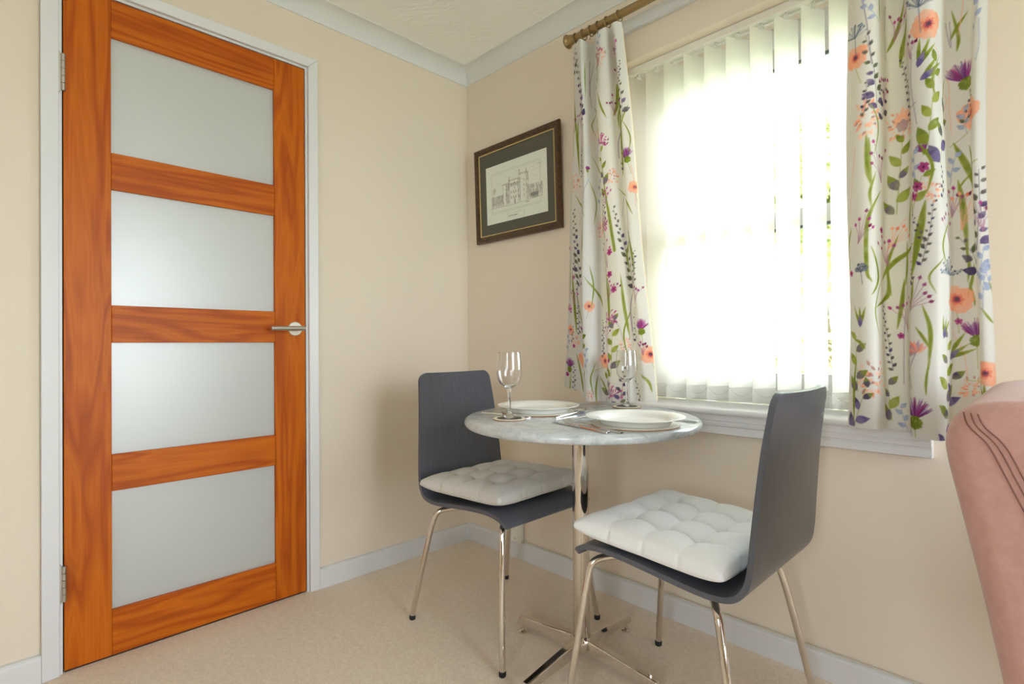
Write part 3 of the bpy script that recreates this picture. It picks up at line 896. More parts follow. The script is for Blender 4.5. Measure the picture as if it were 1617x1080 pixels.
def spoon_parts(root):
    b = MB(); hpath = [(0, 0, .002), (.05, 0, .0045), (.09, 0, .0045), (.122, 0, .0075)]; w = [.0048, .0036, .0026, .0026]
    for (p, ww) in zip(hpath, w): b.v += [(p[0], -ww, p[2] - .0010), (p[0], ww, p[2] - .0010), (p[0], ww * .8, p[2] + .0012), (p[0], -ww * .8, p[2] + .0012)]
    for i in range(3):
        for k in range(4): b.f.append((i * 4 + k, i * 4 + (k + 1) % 4, i * 4 + 4 + (k + 1) % 4, i * 4 + 4 + k))
    b.f += [(3, 2, 1, 0), (12, 13, 14, 15)]
    b.build('handle', M['cutlery'], root, smooth=True)
    q = MB(); n = 24; rings = 7
    for lay in (0, .0011):
        for r in range(rings):
            t = r / (rings - 1)
            for k in range(n):
                a = 2 * PI * k / n
                q.v.append((.148 + .030 * t * math.cos(a), .0195 * t * math.sin(a) * (1 + .12 * math.cos(a)), .0006 + .0085 * t * t + lay))
    for lay in range(2):
        o_ = lay * rings * n
        for r in range(rings - 1):
            for k in range(n): q.f.append((o_ + r * n + k, o_ + r * n + (k + 1) % n, o_ + (r + 1) * n + (k + 1) % n, o_ + (r + 1) * n + k))
    e = (rings - 1) * n
    for k in range(n): q.f.append((e + k, e + (k + 1) % n, rings * n + e + (k + 1) % n, rings * n + e + k))
    q.build('spoon_bowl', M['cutlery'], root, smooth=True)
def cutlery(name, parts, x, y, ang, label, cat, sc=1.0):
    r = empty(name, (x, y, TZ + .0002), math.radians(ang)); r.scale = (sc, sc, sc); parts(r)
    return tag(r, label, cat, 'polished steel cutlery')
cutlery('table_fork', fork_parts, 1.285, -.607, 168, 'polished fork in front of the near plate, tines towards the corner chair', 'fork', 1.1)
cutlery('table_knife', knife_parts, 1.262, -.628, 166, 'polished knife lying right beside the fork at the near plate', 'knife', 1.05)
cutlery('dessert_spoon', spoon_parts, .998, -.512, 97, 'polished spoon lying between the two plates', 'spoon')
cutlery('table_fork', fork_parts, 1.045, -.500, 85, 'polished fork between the plates, handle towards the viewer', 'fork')
cutlery('table_knife', knife_parts, .757, -.578, 8, 'polished knife at the left edge of the table by the corner chair', 'knife', .85)
cutlery('table_knife', knife_parts, 1.332, -.325, 172, 'polished knife at the right edge of the table on the window side', 'knife')

# ---- telephone socket and cable on the back baseboard
sk = empty('wall_socket', (0.325, -0.0157, 0.072)); tag(sk, 'white plastic telephone socket above the baseboard in the corner', 'socket')
MB().box((-.047, -.012, 0), (.047, .0153, .088)).build('socket_box', M['plastic'], sk, bevel=.004)
MB().lathe([(0, 0), (.004, 0), (.0035, .0012), (0, .0012)], 14, mat=Matrix.Rotation(PI / 2, 4, 'X'), c=(.018, -.0118, .018)).build('screw', M['steel'], sk)
MB().lathe([(0, 0), (.004, 0), (.0035, .0012), (0, .0012)], 14, mat=Matrix.Rotation(PI / 2, 4, 'X'), c=(-.026, -.0118, .018)).build('screw', M['steel'], sk)
cbm = MB().tube(catmull([(.374, -.020, .086), (.380, -.019, .078), (.40, -.013, .0802)] + [(x, -.0125, .0805) for x in (.6, 1.2, 2.0, 3.0, 3.98)], 3), .0022, 8).build('phone_cable', M['cable'], smooth=True)
tag(cbm, 'thin pale cable clipped along the top of the baseboard under the window', 'cable')

# ================================================================== PRINT CANVAS (flat print on cloth and paper)
def lin(c):
    c = np.asarray(c, float) / 255.0
    return np.where(c <= 0.04045, c / 12.92, ((c + 0.055) / 1.055) ** 2.4)

class Canvas:
    def __init__(s, x0, x1, z0, z1, res, bg, seed=0):
        s.x0, s.z0 = x0, z0
        s.nx = max(2, int(round((x1 - x0) / res)) + 1); s.nz = max(2, int(round((z1 - z0) / res)) + 1)
        s.X = np.linspace(x0, x1, s.nx); s.Z = np.linspace(z0, z1, s.nz); s.res = res
        s.img = np.ones((s.nz, s.nx, 3)) * np.array(bg, float)
        s.rng = np.random.default_rng(seed)
        n = s.rng.normal(size=(s.nz // 6 + 3, s.nx // 6 + 3))
        n = np.repeat(np.repeat(n, 6, 0), 6, 1)[:s.nz, :s.nx]
        for _ in range(3):
            n = (n + np.roll(n, 2, 0) + np.roll(n, -2, 0) + np.roll(n, 2, 1) + np.roll(n, -2, 1)) / 5
        s.noise = n / (n.std() + 1e-9)
    def win(s, xa, xb, za, zb):
        i0 = max(0, int((xa - s.x0) / s.res) - 1); i1 = min(s.nx, int((xb - s.x0) / s.res) + 3)
        k0 = max(0, int((za - s.z0) / s.res) - 1); k1 = min(s.nz, int((zb - s.z0) / s.res) + 3)
        if i1 <= i0 or k1 <= k0: return None
        gx, gz = np.meshgrid(s.X[i0:i1], s.Z[k0:k1])
        return (slice(k0, k1), slice(i0, i1)), gx, gz
    def blend(s, sl, d, col, alpha=1.0, wash=0.0):
        """d: signed distance (negative inside)"""
        m = np.clip(0.5 - d / s.res, 0, 1) * alpha
        if wash: m = np.clip(m * (1 + wash * s.noise[sl]), 0, 1)
        s.img[sl] = s.img[sl] * (1 - m[..., None]) + np.array(col, float) * m[..., None]
    def stroke(s, pts, w0, w1, col, alpha=1.0, wash=0.0):
        pts = np.array(pts, float)
        pad = max(w0, w1) + s.res * 2
        w = s.win(pts[:, 0].min() - pad, pts[:, 0].max() + pad, pts[:, 1].min() - pad, pts[:, 1].max() + pad)
        if w is None: return
        sl, gx, gz = w; best = np.full(gx.shape, 1e9); n = len(pts) - 1
        for i in range(n):
            a, b = pts[i], pts[i + 1]; ab = b - a; L = (ab ** 2).sum() + 1e-12
            t = np.clip(((gx - a[0]) * ab[0] + (gz - a[1]) * ab[1]) / L, 0, 1)
            d = np.hypot(gx - a[0] - t * ab[0], gz - a[1] - t * ab[1])
            best = np.minimum(best, d - (w0 + (w1 - w0) * (i + t) / n) / 2)
        s.blend(sl, best, col, alpha, wash)
    def blade(s, pts, wid, col, col2=None, alpha=0.95):
        c = [(p.x, p.z) for p in catmull([(p[0], 0, p[1]) for p in pts], 6)]
        pts = np.array(c); n = len(pts) - 1
        pad = wid + s.res * 2
        w = s.win(pts[:, 0].min() - pad, pts[:, 0].max() + pad, pts[:, 1].min() - pad, pts[:, 1].max() + pad)
        if w is None: return
        sl, gx, gz = w; best = np.full(gx.shape, 1e9); tt = np.zeros(gx.shape)
        for i in range(n):
            a, b = pts[i], pts[i + 1]; ab = b - a; L = (ab ** 2).sum() + 1e-12
            t = np.clip(((gx - a[0]) * ab[0] + (gz - a[1]) * ab[1]) / L, 0, 1)
            d = np.hypot(gx - a[0] - t * ab[0], gz - a[1] - t * ab[1]); u = (i + t) / n
            d = d - wid / 2 * np.sin(PI * np.clip(u * .94 + .03, 0, 1)) ** .8
            k = d < best; best = np.where(k, d, best); tt = np.where(k, u, tt)
        s.blend(sl, best, col, alpha, .10)
        if col2 is not None:
            s.blend(sl, best + wid * .18, col2, .55 * alpha, .25)
    def leaf(s, x, z, L, W, ang, col, col2=None, alpha=.92):
        ca, sa = math.cos(ang), math.sin(ang)
        w = s.win(x - L, x + L, z - L, z + L)
        if w is None: return
        sl, gx, gz = w
        t = ((gx - x) * ca + (gz - z) * sa) / L; d = -(gx - x) * sa + (gz - z) * ca
        prof = W / 2 * np.sin(PI * np.clip(t, 0, 1) ** .8)
        dist = np.abs(d) - prof
        dist = np.where((t < 0) | (t > 1), np.hypot(np.where(t < 0, t, t - 1) * L, d) + .0005, dist)
        s.blend(sl, dist, col, alpha, .12)
        if col2 is not None:
            s.blend(sl, np.maximum(dist, (t - .55) * L * .5), col2, .75 * alpha, .2)
    def dot(s, x, z, r, col, alpha=.95):
        w = s.win(x - r * 1.5, x + r * 1.5, z - r * 1.5, z + r * 1.5)
        if w is None: return
        sl, gx, gz = w
        s.blend(sl, np.hypot(gx - x, gz - z) - r, col, alpha, .1)
    def petals(s, x, z, r, n, col, rot=0., lobes=.22, alpha=.9):
        w = s.win(x - r * 1.4, x + r * 1.4, z - r * 1.4, z + r * 1.4)
        if w is None: return
        sl, gx, gz = w
        a = np.arctan2(gz - z, gx - x) + rot; rr = np.hypot(gx - x, gz - z)
        edge = r * (1 - lobes + lobes * np.abs(np.cos(a * n / 2)) ** .5 + .05 * np.sin(a * 7 + rot * 3))
        s.blend(sl, rr - edge, col, alpha, .10)

C_GREEN, C_GREEN2, C_OLIVE = (150, 160, 70), (122, 138, 52), (168, 176, 104)
C_PURP, C_PURP2, C_GREYP = (124, 110, 150), (92, 80, 122), (104, 98, 112)
C_BLUE, C_PEACH, C_CORAL = (158, 172, 206), (246, 188, 160), (244, 152, 118)
C_MAG, C_MAROON, C_PLUM = (180, 70, 140), (124, 44, 84), (140, 66, 140)
C_SLATE = (110, 120, 144)

def rot(p, a): return (p[0] * math.cos(a) - p[1] * math.sin(a), p[0] * math.sin(a) + p[1] * math.cos(a))

def motif(cv, kind, size, ang, pts):
    rg = cv.rng; a = math.radians(ang)
    x, z = pts[0]
    def at(dx, dz): q = rot((dx, dz), -a); return (x + q[0], z + q[1])
    if kind == 'grass':
        cv.blade(pts, size * 1.25, C_OLIVE if rg.random() < .35 else C_GREEN, C_GREEN2, .92)
    elif kind in ('pstem', 'ostem', 'bstem'):
        c = {'pstem': (148, 132, 164), 'ostem': (240, 190, 166), 'bstem': (166, 178, 208)}[kind]
        cp = [(p.x, p.z) for p in catmull([(p[0], 0, p[1]) for p in pts], 6)]
        cv.stroke(cp, size * 1.1, size * .9, c, .9)
    elif kind == 'poppy':
        cv.stroke([(x, z - size * .7), at(.004, -size * 2.2)], .0018, .0014, C_OLIVE, .8)
        for k in range(4):
            q = at(math.cos(k * PI / 2 + .5) * size * .42, math.sin(k * PI / 2 + .5) * size * .36)
            cv.petals(q[0], q[1], size * .60, 5, C_PEACH if k % 2 else (248, 176, 142), rg.uniform(0, 6), .12, .85)
        cv.petals(x, z, size * .42, 7, (236, 130, 104), rg.uniform(0, 6), .4, .55)
        cv.petals(x, z, size * .26, 9, (176, 70, 104), rg.uniform(0, 6), .5, .8)
        cv.dot(x + size * .02, z + size * .02, size * .13, (92, 80, 96), .9)
    elif kind == 'thistle':
        b = at(0, -size * .85)
        cv.stroke([b, at(.002, -size * 2.6)], .0020, .0014, C_OLIVE, .9)
        for k in range(90):
            t = rg.uniform(-1.05, 1.05); L = size * rg.uniform(.75, 1.25) * (1 - .12 * t * t)
            e = at(math.sin(t) * L * .95, -size * .55 + math.cos(t) * L)
            m = at(math.sin(t * .8) * size * .30, -size * .45)
            cv.stroke([m, e], .0024, .0010, [C_PLUM, (150, 130, 190), C_MAROON, C_MAG, (116, 70, 140)][rg.integers(5)], .75)
        cv.petals(b[0], b[1] + size * .05, size * .40, 12, C_GREEN2, 0, .12, .95)
        for k in range(20):
            t = rg.uniform(0, 6.28); r = size * .40 * math.sqrt(rg.uniform(0, 1))
            cv.stroke([(b[0] + r * math.cos(t), b[1] + r * math.sin(t)), (b[0] + r * 1.3 * math.cos(t), b[1] + r * 1.2 * math.sin(t) + .002)], .0014, .0006, [(196, 204, 120), (92, 104, 40)][rg.integers(2)], .8)
    elif kind in ('umbel', 'allium'):
        c1 = C_SLATE if kind == 'umbel' else C_MAG
        cv.stroke([at(0, -size * .5), at(.003, -size * 2.0)], .0016, .0016, c1 if kind == 'umbel' else (150, 130, 160), .9)
        for k in range(34 if kind == 'umbel' else 30):
            t = rg.uniform(-1.5, 1.5) if kind == 'umbel' else rg.uniform(-2.3, 2.3); L = size * rg.uniform(.5, 1.05)
            s0 = at(0, -size * .5); e = at(math.sin(t) * L, -size * .5 + math.cos(t) * L)
            cc = [c1, tuple(int(v * .8) for v in c1), tuple(min(255, int(v * 1.18)) for v in c1)][rg.integers(3)]
            cv.stroke([s0, e], .0010, .0012, cc, .65)
            cv.dot(e[0], e[1], rg.uniform(.0012, .0028), cc, .9)
            if kind == 'allium': cv.leaf(e[0], e[1], size * .24, size * .10, rg.uniform(0, 6.28), cc)
    elif kind in ('honey', 'honeyp'):
        for k in range(46):
            t = rg.uniform(0, 6.28); r = size * rg.uniform(.15, 1.0)
            c = [(246, 190, 164), (244, 160, 128), (248, 206, 184)][rg.integers(3)]
            if rg.random() < .12: c = (186, 130, 126)
            cv.leaf(x + r * math.cos(t) * .8, z + r * math.sin(t), size * rg.uniform(.2, .42), size * .15, t + rg.uniform(-.6, .6), c, None, .8)
        if kind == 'honeyp': cv.petals(x, z + size * .35, size * .55, 5, (250, 196, 168), 0, .2, .8); cv.petals(x, z, size * .4, 5, (172, 146, 160), 1, .3, .8)
    elif kind == 'daisy':
        for k in range(9):
            t = math.radians(20 + k * 20) ; q = at(0, 0)
            cv.leaf(q[0], q[1], size * rg.uniform(.9, 1.15), size * .32, t - a, [(246, 178, 158), (240, 150, 132), (190, 160, 180)][k % 3])
        cv.stroke([at(0, 0), at(-.03, -.035), at(-.038, -.075)], .0018, .0014, (150, 130, 150), .9)
    elif kind in ('sprig', 'spike'):
        n = int(size / (.0125 if kind == 'sprig' else .0085)); w = .030 if kind == 'sprig' else .012
        cols = [C_PURP, C_PURP2, C_GREYP, (110, 116, 92)] if kind == 'sprig' else [(104, 100, 104), (120, 122, 104), C_PURP2]
        cv.stroke([at(0, -size / 2), at(.003, 0), at(-.002, size / 2)], .0016, .0010, (134, 126, 140), .9)
        for k in range(n):
            t = k / max(1, n - 1); dz = -size / 2 + size * t; sd = 1 if k % 2 else -1
            big = (1 - t * .62) if kind == 'sprig' else (1 - t * .4)
            L = (.023 if kind == 'sprig' else .0095) * big * rg.uniform(.7, 1.15)
            off = w * .22 * big * rg.uniform(0, 1) * sd
            q = at(off, dz)
            th = PI / 2 - a - sd * rg.uniform(.5, 1.2)
            c = cols[rg.integers(len(cols))]
            if t > .62 and kind == 'sprig': c = [(126, 128, 96), (118, 112, 112)][rg.integers(2)]
            cv.leaf(q[0], q[1], L * 1.3, L * .72, th, c, tuple(int(v * .85) for v in c))
            if rg.random() < .4:
                q = at(off * 3.2, dz + .004); cv.dot(q[0], q[1], L * .16, c)
    elif kind in ('leaves', 'leavesp'):
        n = max(4, int(size / .024))
        cv.stroke([at(.004, -size / 2), at(0, 0), at(-.003, size / 2)], .0020, .0012, C_OLIVE, .9)
        for k in range(n):
            t = k / max(1, n - 1); sd = 1 if k % 2 else -1; q = at(0, -size / 2 + size * t)
            L = .046 * (1 - .35 * t) * rg.uniform(.8, 1.1); th = PI / 2 - a - sd * rg.uniform(.5, 1.0)
            c1, c2 = [(C_GREEN, (174, 182, 96)), (C_GREEN2, C_GREEN), ((140, 150, 72), C_PURP)][rg.integers(3)]
            if kind == 'leavesp': c1, c2 = [((112, 98, 150), (140, 128, 176)), ((136, 148, 76), C_PURP2), (C_PURP2, (132, 120, 166))][rg.integers(3)]
            cv.leaf(q[0], q[1], L, L * .52, th, c1, c2)
    elif kind in ('buds', 'budso'):
        c1 = [C_MAG, C_MAROON, (156, 84, 130)] if kind == 'buds' else [(244, 150, 116), (246, 176, 146), (236, 130, 100)]
        st = (170, 120, 150) if kind == 'buds' else (240, 180, 150)
        base = at(0, -size / 2)
        for k in range(6):
            t = -0.6 + k * .24; L = size * rg.uniform(.55, 1.0); e = at(math.sin(t) * L * .7, -size / 2 + math.cos(t) * L)
            cv.stroke([base, at(math.sin(t) * L * .25, -size / 2 + L * .5), e], .0012, .0009, st, .9)
            cv.leaf(e[0], e[1], .0105, .0075, PI / 2 - a - t, c1[rg.integers(3)])
    elif kind == 'blue':
        cv.stroke([at(.004, -size / 2), at(0, 0), at(0, size / 2)], .0013, .0010, (156, 166, 200), .9)
        for k in range(4):
            t = k / 3; sd = 1 if k % 2 else -1; q = at(0, -size / 2 + size * (.25 + .7 * t))
            cv.leaf(q[0], q[1], .018, .0105, PI / 2 - a - sd * rg.uniform(.4, 1.1), C_BLUE, (180, 190, 218))
    elif kind == 'calyx':
        q = at(0, -size * .4)
        for t in (-.35, 0, .3): cv.leaf(q[0], q[1], size * rg.uniform(.8, 1.1), size * .13, PI / 2 - a - t, C_GREEN, C_GREEN2)
        q = at(0, -size * .45); cv.leaf(q[0], q[1], size * .55, size * .22, PI / 2 - a, (140, 128, 176), (110, 100, 150))
    elif kind == 'fuchsia':
        cv.petals(x, z, size, 5, (178, 74, 136), rg.uniform(0, 6), .45, .95); cv.dot(x, z, size * .25, (110, 50, 100))

PRINT_RIGHT = [
  ('grass',0.006,0,[1.75,1.762,1.728,1.696,1.707,1.651]), ('grass',0.008,0,[1.755,1.707,1.742,1.659,1.732,1.61]), 
  ('grass',0.005,0,[1.764,1.74,1.747,1.672,1.743,1.629]), ('grass',0.004,0,[1.837,1.706,1.85,1.643,1.848,1.608]), 
  ('grass',0.004,0,[1.866,1.693,1.848,1.666,1.836,1.635]), ('grass',0.009,0,[1.841,1.396,1.867,1.333,1.881,1.217]), 
  ('grass',0.008,0,[1.847,1.309,1.855,1.243,1.859,1.136]), ('grass',0.003,0,[1.888,1.334,1.866,1.312,1.847,1.288]), 
  ('grass',0.01,0,[1.79,1.259,1.777,1.184,1.764,1.082]), ('grass',0.007,0,[1.772,1.163,1.732,1.138,1.703,1.08]), 
  ('grass',0.005,0,[1.748,1.174,1.75,1.113,1.747,1.068]), ('grass',0.008,0,[1.684,1.425,1.683,1.355,1.69,1.307]), 
  ('grass',0.006,0,[1.701,1.297,1.685,1.23,1.679,1.105,1.69,1.073]), ('grass',0.006,0,[1.679,1.442,1.681,1.371,1.688,1.323]), 
  ('grass',0.006,0,[1.69,1.159,1.699,1.088,1.689,1.042]), ('grass',0.006,0,[1.744,1.084,1.739,1.024,1.73,0.963]), 
  ('grass',0.005,0,[1.768,1.081,1.763,1.022,1.757,0.963]), ('grass',0.006,0,[1.712,1.087,1.708,1.041,1.696,1.011]), 
  ('grass',0.005,0,[1.785,1.021,1.802,0.961,1.8,0.874]), ('grass',0.004,0,[1.773,0.97,1.788,0.947,1.801,0.921]), 
  ('grass',0.003,0,[1.799,0.889,1.795,0.845,1.794,0.815]), ('grass',0.004,0,[1.856,1.165,1.861,1.115,1.858,1.073]), 
  ('grass',0.004,0,[1.871,1.114,1.864,1.072,1.853,1.031]), ('grass',0.003,0,[1.859,1.073,1.867,1.037,1.869,1.016]), 
  ('grass',0.003,0,[1.883,1.008,1.895,0.987,1.905,0.973]), ('grass',0.005,0,[1.641,0.934,1.658,0.926,1.669,0.91]), 
  ('grass',0.004,0,[1.885,0.841,1.886,0.807,1.884,0.772]), ('pstem',0.002,0,[1.668,1.777,1.678,1.702,1.686,1.605]), 
  ('pstem',0.002,0,[1.708,1.767,1.705,1.691,1.705,1.628]), ('pstem',0.0015,0,[1.772,1.602,1.768,1.529,1.777,1.437]), 
  ('pstem',0.0015,0,[1.752,1.083,1.744,0.963,1.74,0.827]), ('pstem',0.0014,0,[1.828,1.675,1.838,1.619,1.834,1.679]), 
  ('bstem',0.0016,0,[1.886,1.641,1.887,1.585,1.882,1.552]), ('pstem',0.0014,0,[1.777,1.489,1.755,1.443,1.752,1.399]), 
  ('ostem',0.0014,0,[1.814,1.608,1.83,1.551,1.835,1.477,1.838,1.419]), ('ostem',0.0014,0,[1.745,1.235,1.719,1.193,1.707,1.133]), 
  ('ostem',0.0014,0,[1.656,1.409,1.643,1.269,1.632,1.094]), ('ostem',0.0014,0,[1.83,0.961,1.849,0.911,1.857,0.847]), 
  ('ostem',0.0014,0,[1.868,1.255,1.855,1.215,1.853,1.201]), ('poppy',0.03,10,[1.806,1.659]), ('poppy',0.026,-10,[1.651,1.638]), 
  ('poppy',0.03,40,[1.875,1.453]), ('poppy',0.028,0,[1.837,1.034]), ('poppy',0.024,80,[1.886,0.865]), ('thistle',0.03,-15,[1.858,1.557]), 
  ('thistle',0.028,0,[1.871,0.967]), ('thistle',0.032,0,[1.772,0.781]), ('thistle',0.014,-30,[1.786,1.381]), ('umbel',0.032,0,[1.789,1.726]), 
  ('umbel',0.026,0,[1.651,1.705]), ('umbel',0.032,0,[1.828,1.107]), ('umbel',0.016,0,[1.665,1.11]), ('honey',0.034,0,[1.676,1.474]), 
  ('honeyp',0.03,0,[1.736,1.464]), ('honey',0.034,0,[1.689,0.837]), ('honey',0.02,0,[1.803,1.283]), ('honey',0.02,0,[1.861,0.83]), 
  ('daisy',0.024,-20,[1.776,0.91]), ('sprig',0.17,-8,[1.688,1.588]), ('sprig',0.09,10,[1.703,1.521]), ('sprig',0.16,4,[1.886,1.223]), 
  ('sprig',0.08,-25,[1.865,1.136]), ('spike',0.15,-10,[1.749,1.543]), ('spike',0.15,-8,[1.707,0.941]), ('spike',0.13,10,[1.795,1.182]), 
  ('spike',0.07,-20,[1.775,1.192]), ('leaves',0.17,10,[1.809,1.478]), ('leavesp',0.12,20,[1.823,1.401]), ('leaves',0.16,5,[1.73,1.336]), 
  ('leaves',0.16,0,[1.826,0.86]), ('leavesp',0.14,15,[1.829,0.777]), ('leaves',0.12,0,[1.647,0.87]), ('leavesp',0.11,20,[1.654,0.759]), 
  ('leaves',0.08,0,[1.707,0.779]), ('leaves',0.08,20,[1.772,1.274]), ('buds',0.09,-15,[1.699,1.367]), ('buds',0.1,-10,[1.749,1.008]), 
  ('buds',0.08,35,[1.776,1.036]), ('buds',0.08,-8,[1.826,1.203]), ('buds',0.07,20,[1.674,1.208]), ('buds',0.07,10,[1.839,1.261]), 
  ('budso',0.08,15,[1.86,1.235]), ('buds',0.05,-5,[1.767,1.619]), ('buds',0.06,20,[1.732,1.71]), ('budso',0.08,35,[1.736,1.198]), 
  ('blue',0.1,10,[1.88,1.651]), ('blue',0.07,0,[1.768,1.335]), ('blue',0.08,8,[1.888,1.049]), ('blue',0.08,10,[1.756,0.858]), 
  ('blue',0.06,-10,[1.736,0.739]), ('blue',0.07,10,[1.886,1.098]), ('blue',0.07,-30,[1.685,1.738]), ('calyx',0.06,25,[1.794,1.594]), 
  ('calyx',0.06,60,[1.811,1.551]), ('calyx',0.05,15,[1.823,0.968]), ('calyx',0.06,50,[1.837,0.915]), ('calyx',0.05,0,[1.659,0.989]), 
  ('fuchsia',0.01,0,[1.787,1.336]), ('fuchsia',0.011,0,[1.758,0.735]), ('fuchsia',0.01,0,[1.773,1.293]), ('fuchsia',0.009,0,[1.765,1.271]), 
]
PRINT_LEFT = [
  ('grass',0.007,0,[0.735,1.916,0.746,1.77,0.768,1.551]), ('grass',0.007,0,[0.914,1.852,0.918,1.772,0.915,1.729]), 
  ('grass',0.009,0,[0.916,1.851,0.929,1.736,0.942,1.522]), ('grass',0.007,0,[0.761,1.765,0.757,1.672,0.765,1.564]), 
  ('grass',0.005,0,[0.865,1.835,0.883,1.773,0.902,1.722]), ('grass',0.005,0,[0.819,1.805,0.842,1.752,0.861,1.723]), 
  ('grass',0.004,0,[0.815,1.621,0.84,1.535,0.856,1.463]), ('grass',0.008,0,[0.882,1.581,0.924,1.25,0.907,1.408]), 
  ('grass',0.008,0,[0.859,1.258,0.891,1.097,0.898,0.996]), ('grass',0.009,0,[0.719,1.18,0.727,1.06,0.735,0.942]), 
  ('grass',0.009,0,[0.944,1.159,0.956,1.049,0.975,0.939]), ('grass',0.005,0,[0.967,1.375,0.991,1.241,1.002,1.154]), 
  ('grass',0.004,0,[0.792,1.383,0.797,1.289,0.785,1.174]), ('grass',0.005,0,[0.704,1.23,0.697,1.158,0.687,1.062]), 
  ('grass',0.005,0,[0.808,1.172,0.836,1.101,0.849,1.054]), ('grass',0.006,0,[1.017,0.811,1.045,0.781,1.054,0.746]), 
  ('grass',0.005,0,[0.731,0.859,0.752,0.777,0.76,0.73]), ('grass',0.005,0,[0.81,0.826,0.79,0.767,0.775,0.726]), 
  ('grass',0.005,0,[0.841,0.804,0.86,0.759,0.874,0.738]), ('grass',0.004,0,[0.743,1.107,0.771,0.988,0.82,0.895]), 
  ('grass',0.004,0,[0.975,1.743,0.954,1.684,0.943,1.632]), ('grass',0.005,0,[0.856,1.759,0.863,1.7,0.874,1.651]), 
  ('grass',0.004,0,[0.934,1.469,0.972,1.417,0.997,1.359]), ('grass',0.004,0,[0.746,1.473,0.781,1.431,0.804,1.392]), 
  ('pstem',0.003,0,[0.799,1.73,0.778,1.666,0.774,1.573]), ('pstem',0.003,0,[0.931,1.691,0.928,1.636,0.932,1.58]), 
  ('pstem',0.003,0,[0.758,1.141,0.745,1.083,0.751,1.012]), ('pstem',0.003,0,[0.982,1.134,0.971,1.048,0.978,0.961]), 
  ('pstem',0.0015,0,[0.895,1.012,0.937,0.984,0.955,0.929]), ('ostem',0.0016,0,[0.855,1.691,0.863,1.62,0.859,1.485]), 
  ('bstem',0.002,0,[0.811,1.53,0.787,1.442,0.769,1.363]), ('bstem',0.002,0,[0.961,1.54,0.949,1.444,0.946,1.368]), ('sprig',0.26,-12,[0.78,1.888]), 
  ('sprig',0.26,-6,[0.753,1.271]), ('sprig',0.26,-14,[0.953,1.257]), ('sprig',0.1,0,[0.955,1.761]), ('spike',0.1,8,[1.0,1.175]), 
  ('sprig',0.09,-20,[0.748,1.994]), ('allium',0.032,0,[0.92,1.994]), ('allium',0.028,20,[0.888,1.659]), ('allium',0.03,0,[0.869,1.365]), 
  ('allium',0.03,10,[0.893,1.03]), ('allium',0.034,0,[0.909,0.758]), ('allium',0.018,0,[0.687,1.038]), ('honey',0.026,0,[0.88,1.95]), 
  ('honey',0.024,0,[0.746,1.521]), ('honey',0.024,0,[0.921,1.505]), ('honey',0.022,0,[0.723,0.913]), ('honey',0.022,0,[0.965,0.913]), 
  ('honey',0.022,0,[0.838,1.341]), ('honey',0.016,0,[0.827,0.739]), ('poppy',0.016,0,[0.847,1.693]), ('poppy',0.018,20,[0.824,1.062]), 
  ('poppy',0.028,10,[0.776,0.848]), ('poppy',0.024,60,[0.859,0.861]), ('poppy',0.028,-10,[1.048,0.874]), ('poppy',0.02,0,[1.0,1.453]), 
  ('poppy',0.018,40,[0.695,0.949]), ('thistle',0.024,-10,[0.971,1.576]), ('thistle',0.024,0,[1.02,0.977]), ('thistle',0.026,0,[0.688,0.817]), 
  ('thistle',0.01,0,[0.809,1.57]), ('thistle',0.01,0,[0.768,0.972]), ('leaves',0.14,-4,[0.887,1.535]), ('leaves',0.18,5,[0.91,0.907]), 
  ('leaves',0.08,0,[0.869,0.782]), ('leaves',0.05,20,[0.791,0.918]), ('blue',0.09,0,[0.857,1.872]), ('blue',0.1,5,[0.831,1.468]), 
  ('blue',0.08,0,[0.676,0.894]), ('blue',0.07,0,[0.792,1.034]), ('blue',0.06,0,[0.872,2.021]), ('blue',0.08,0,[0.814,0.86]), 
  ('buds',0.09,-10,[0.925,1.893]), ('buds',0.11,-12,[0.879,1.255]), ('buds',0.08,30,[0.907,1.118]), ('buds',0.06,0,[0.727,1.084]), 
  ('buds',0.05,0,[0.736,1.749]), ('spike',0.1,0,[0.78,1.595]), ('spike',0.09,0,[0.94,1.589]), ('spike',0.1,0,[0.748,0.989]), 
  ('spike',0.1,0,[0.986,0.982]), ('spike',0.12,0,[0.851,0.941]), ('spike',0.09,0,[0.715,0.751]), ('sprig',0.12,10,[0.953,0.765]), 
  ('fuchsia',0.01,0,[0.903,1.248]), ('fuchsia',0.01,0,[0.918,1.113]), ('fuchsia',0.008,0,[0.675,0.77]), ('fuchsia',0.01,0,[0.899,1.17]), 
  ('spike',0.1,0,[0.885,1.412]), ('spike',0.09,15,[0.842,1.809]), 
]

# ================================================================== CURTAINS, POLE
POLE_Y, POLE_Z = -0.088, 2.084
pole = empty('curtain_pole', (0.705, POLE_Y, POLE_Z)); tag(pole, 'antique brass curtain pole with a trumpet finial above the window', 'curtain pole')
MB().tube([(0.02, 0, 0), (1.36, 0, 0)], 0.0135, 24).build('pole', M['brass'], pole, smooth=True)
fin = [(0, -.004), (.022, -.004), (.0255, .0), (.0255, .004), (.022, .008), (.0185, .018), (.015, .034), (.0165, .036), (.0165, .042), (0, .042)]
MB().lathe(fin, 32, mat=Matrix.Rotation(PI / 2, 4, 'Y')).build('finial', M['brass'], pole, smooth=True, angle=30)
MB().lathe(fin, 32, mat=Matrix.Rotation(-PI / 2, 4, 'Y'), c=(1.378, 0, 0)).build('finial', M['brass'], pole, smooth=True, angle=30)
for bx in (0.115, 1.26):
    bk = MB()
    bk.tube([(bx, 0.012, -.004), (bx, -POLE_Y - .0202, -.004)], .007, 14)
    bk.lathe([(0, 0), (.019, 0), (.019, .006), (0, .006)], 24, mat=Matrix.Rotation(PI / 2, 4, 'X'), c=(bx, -POLE_Y - .0202, -.004))
    bk.build('bracket', M['brass'], pole, smooth=True, angle=30)

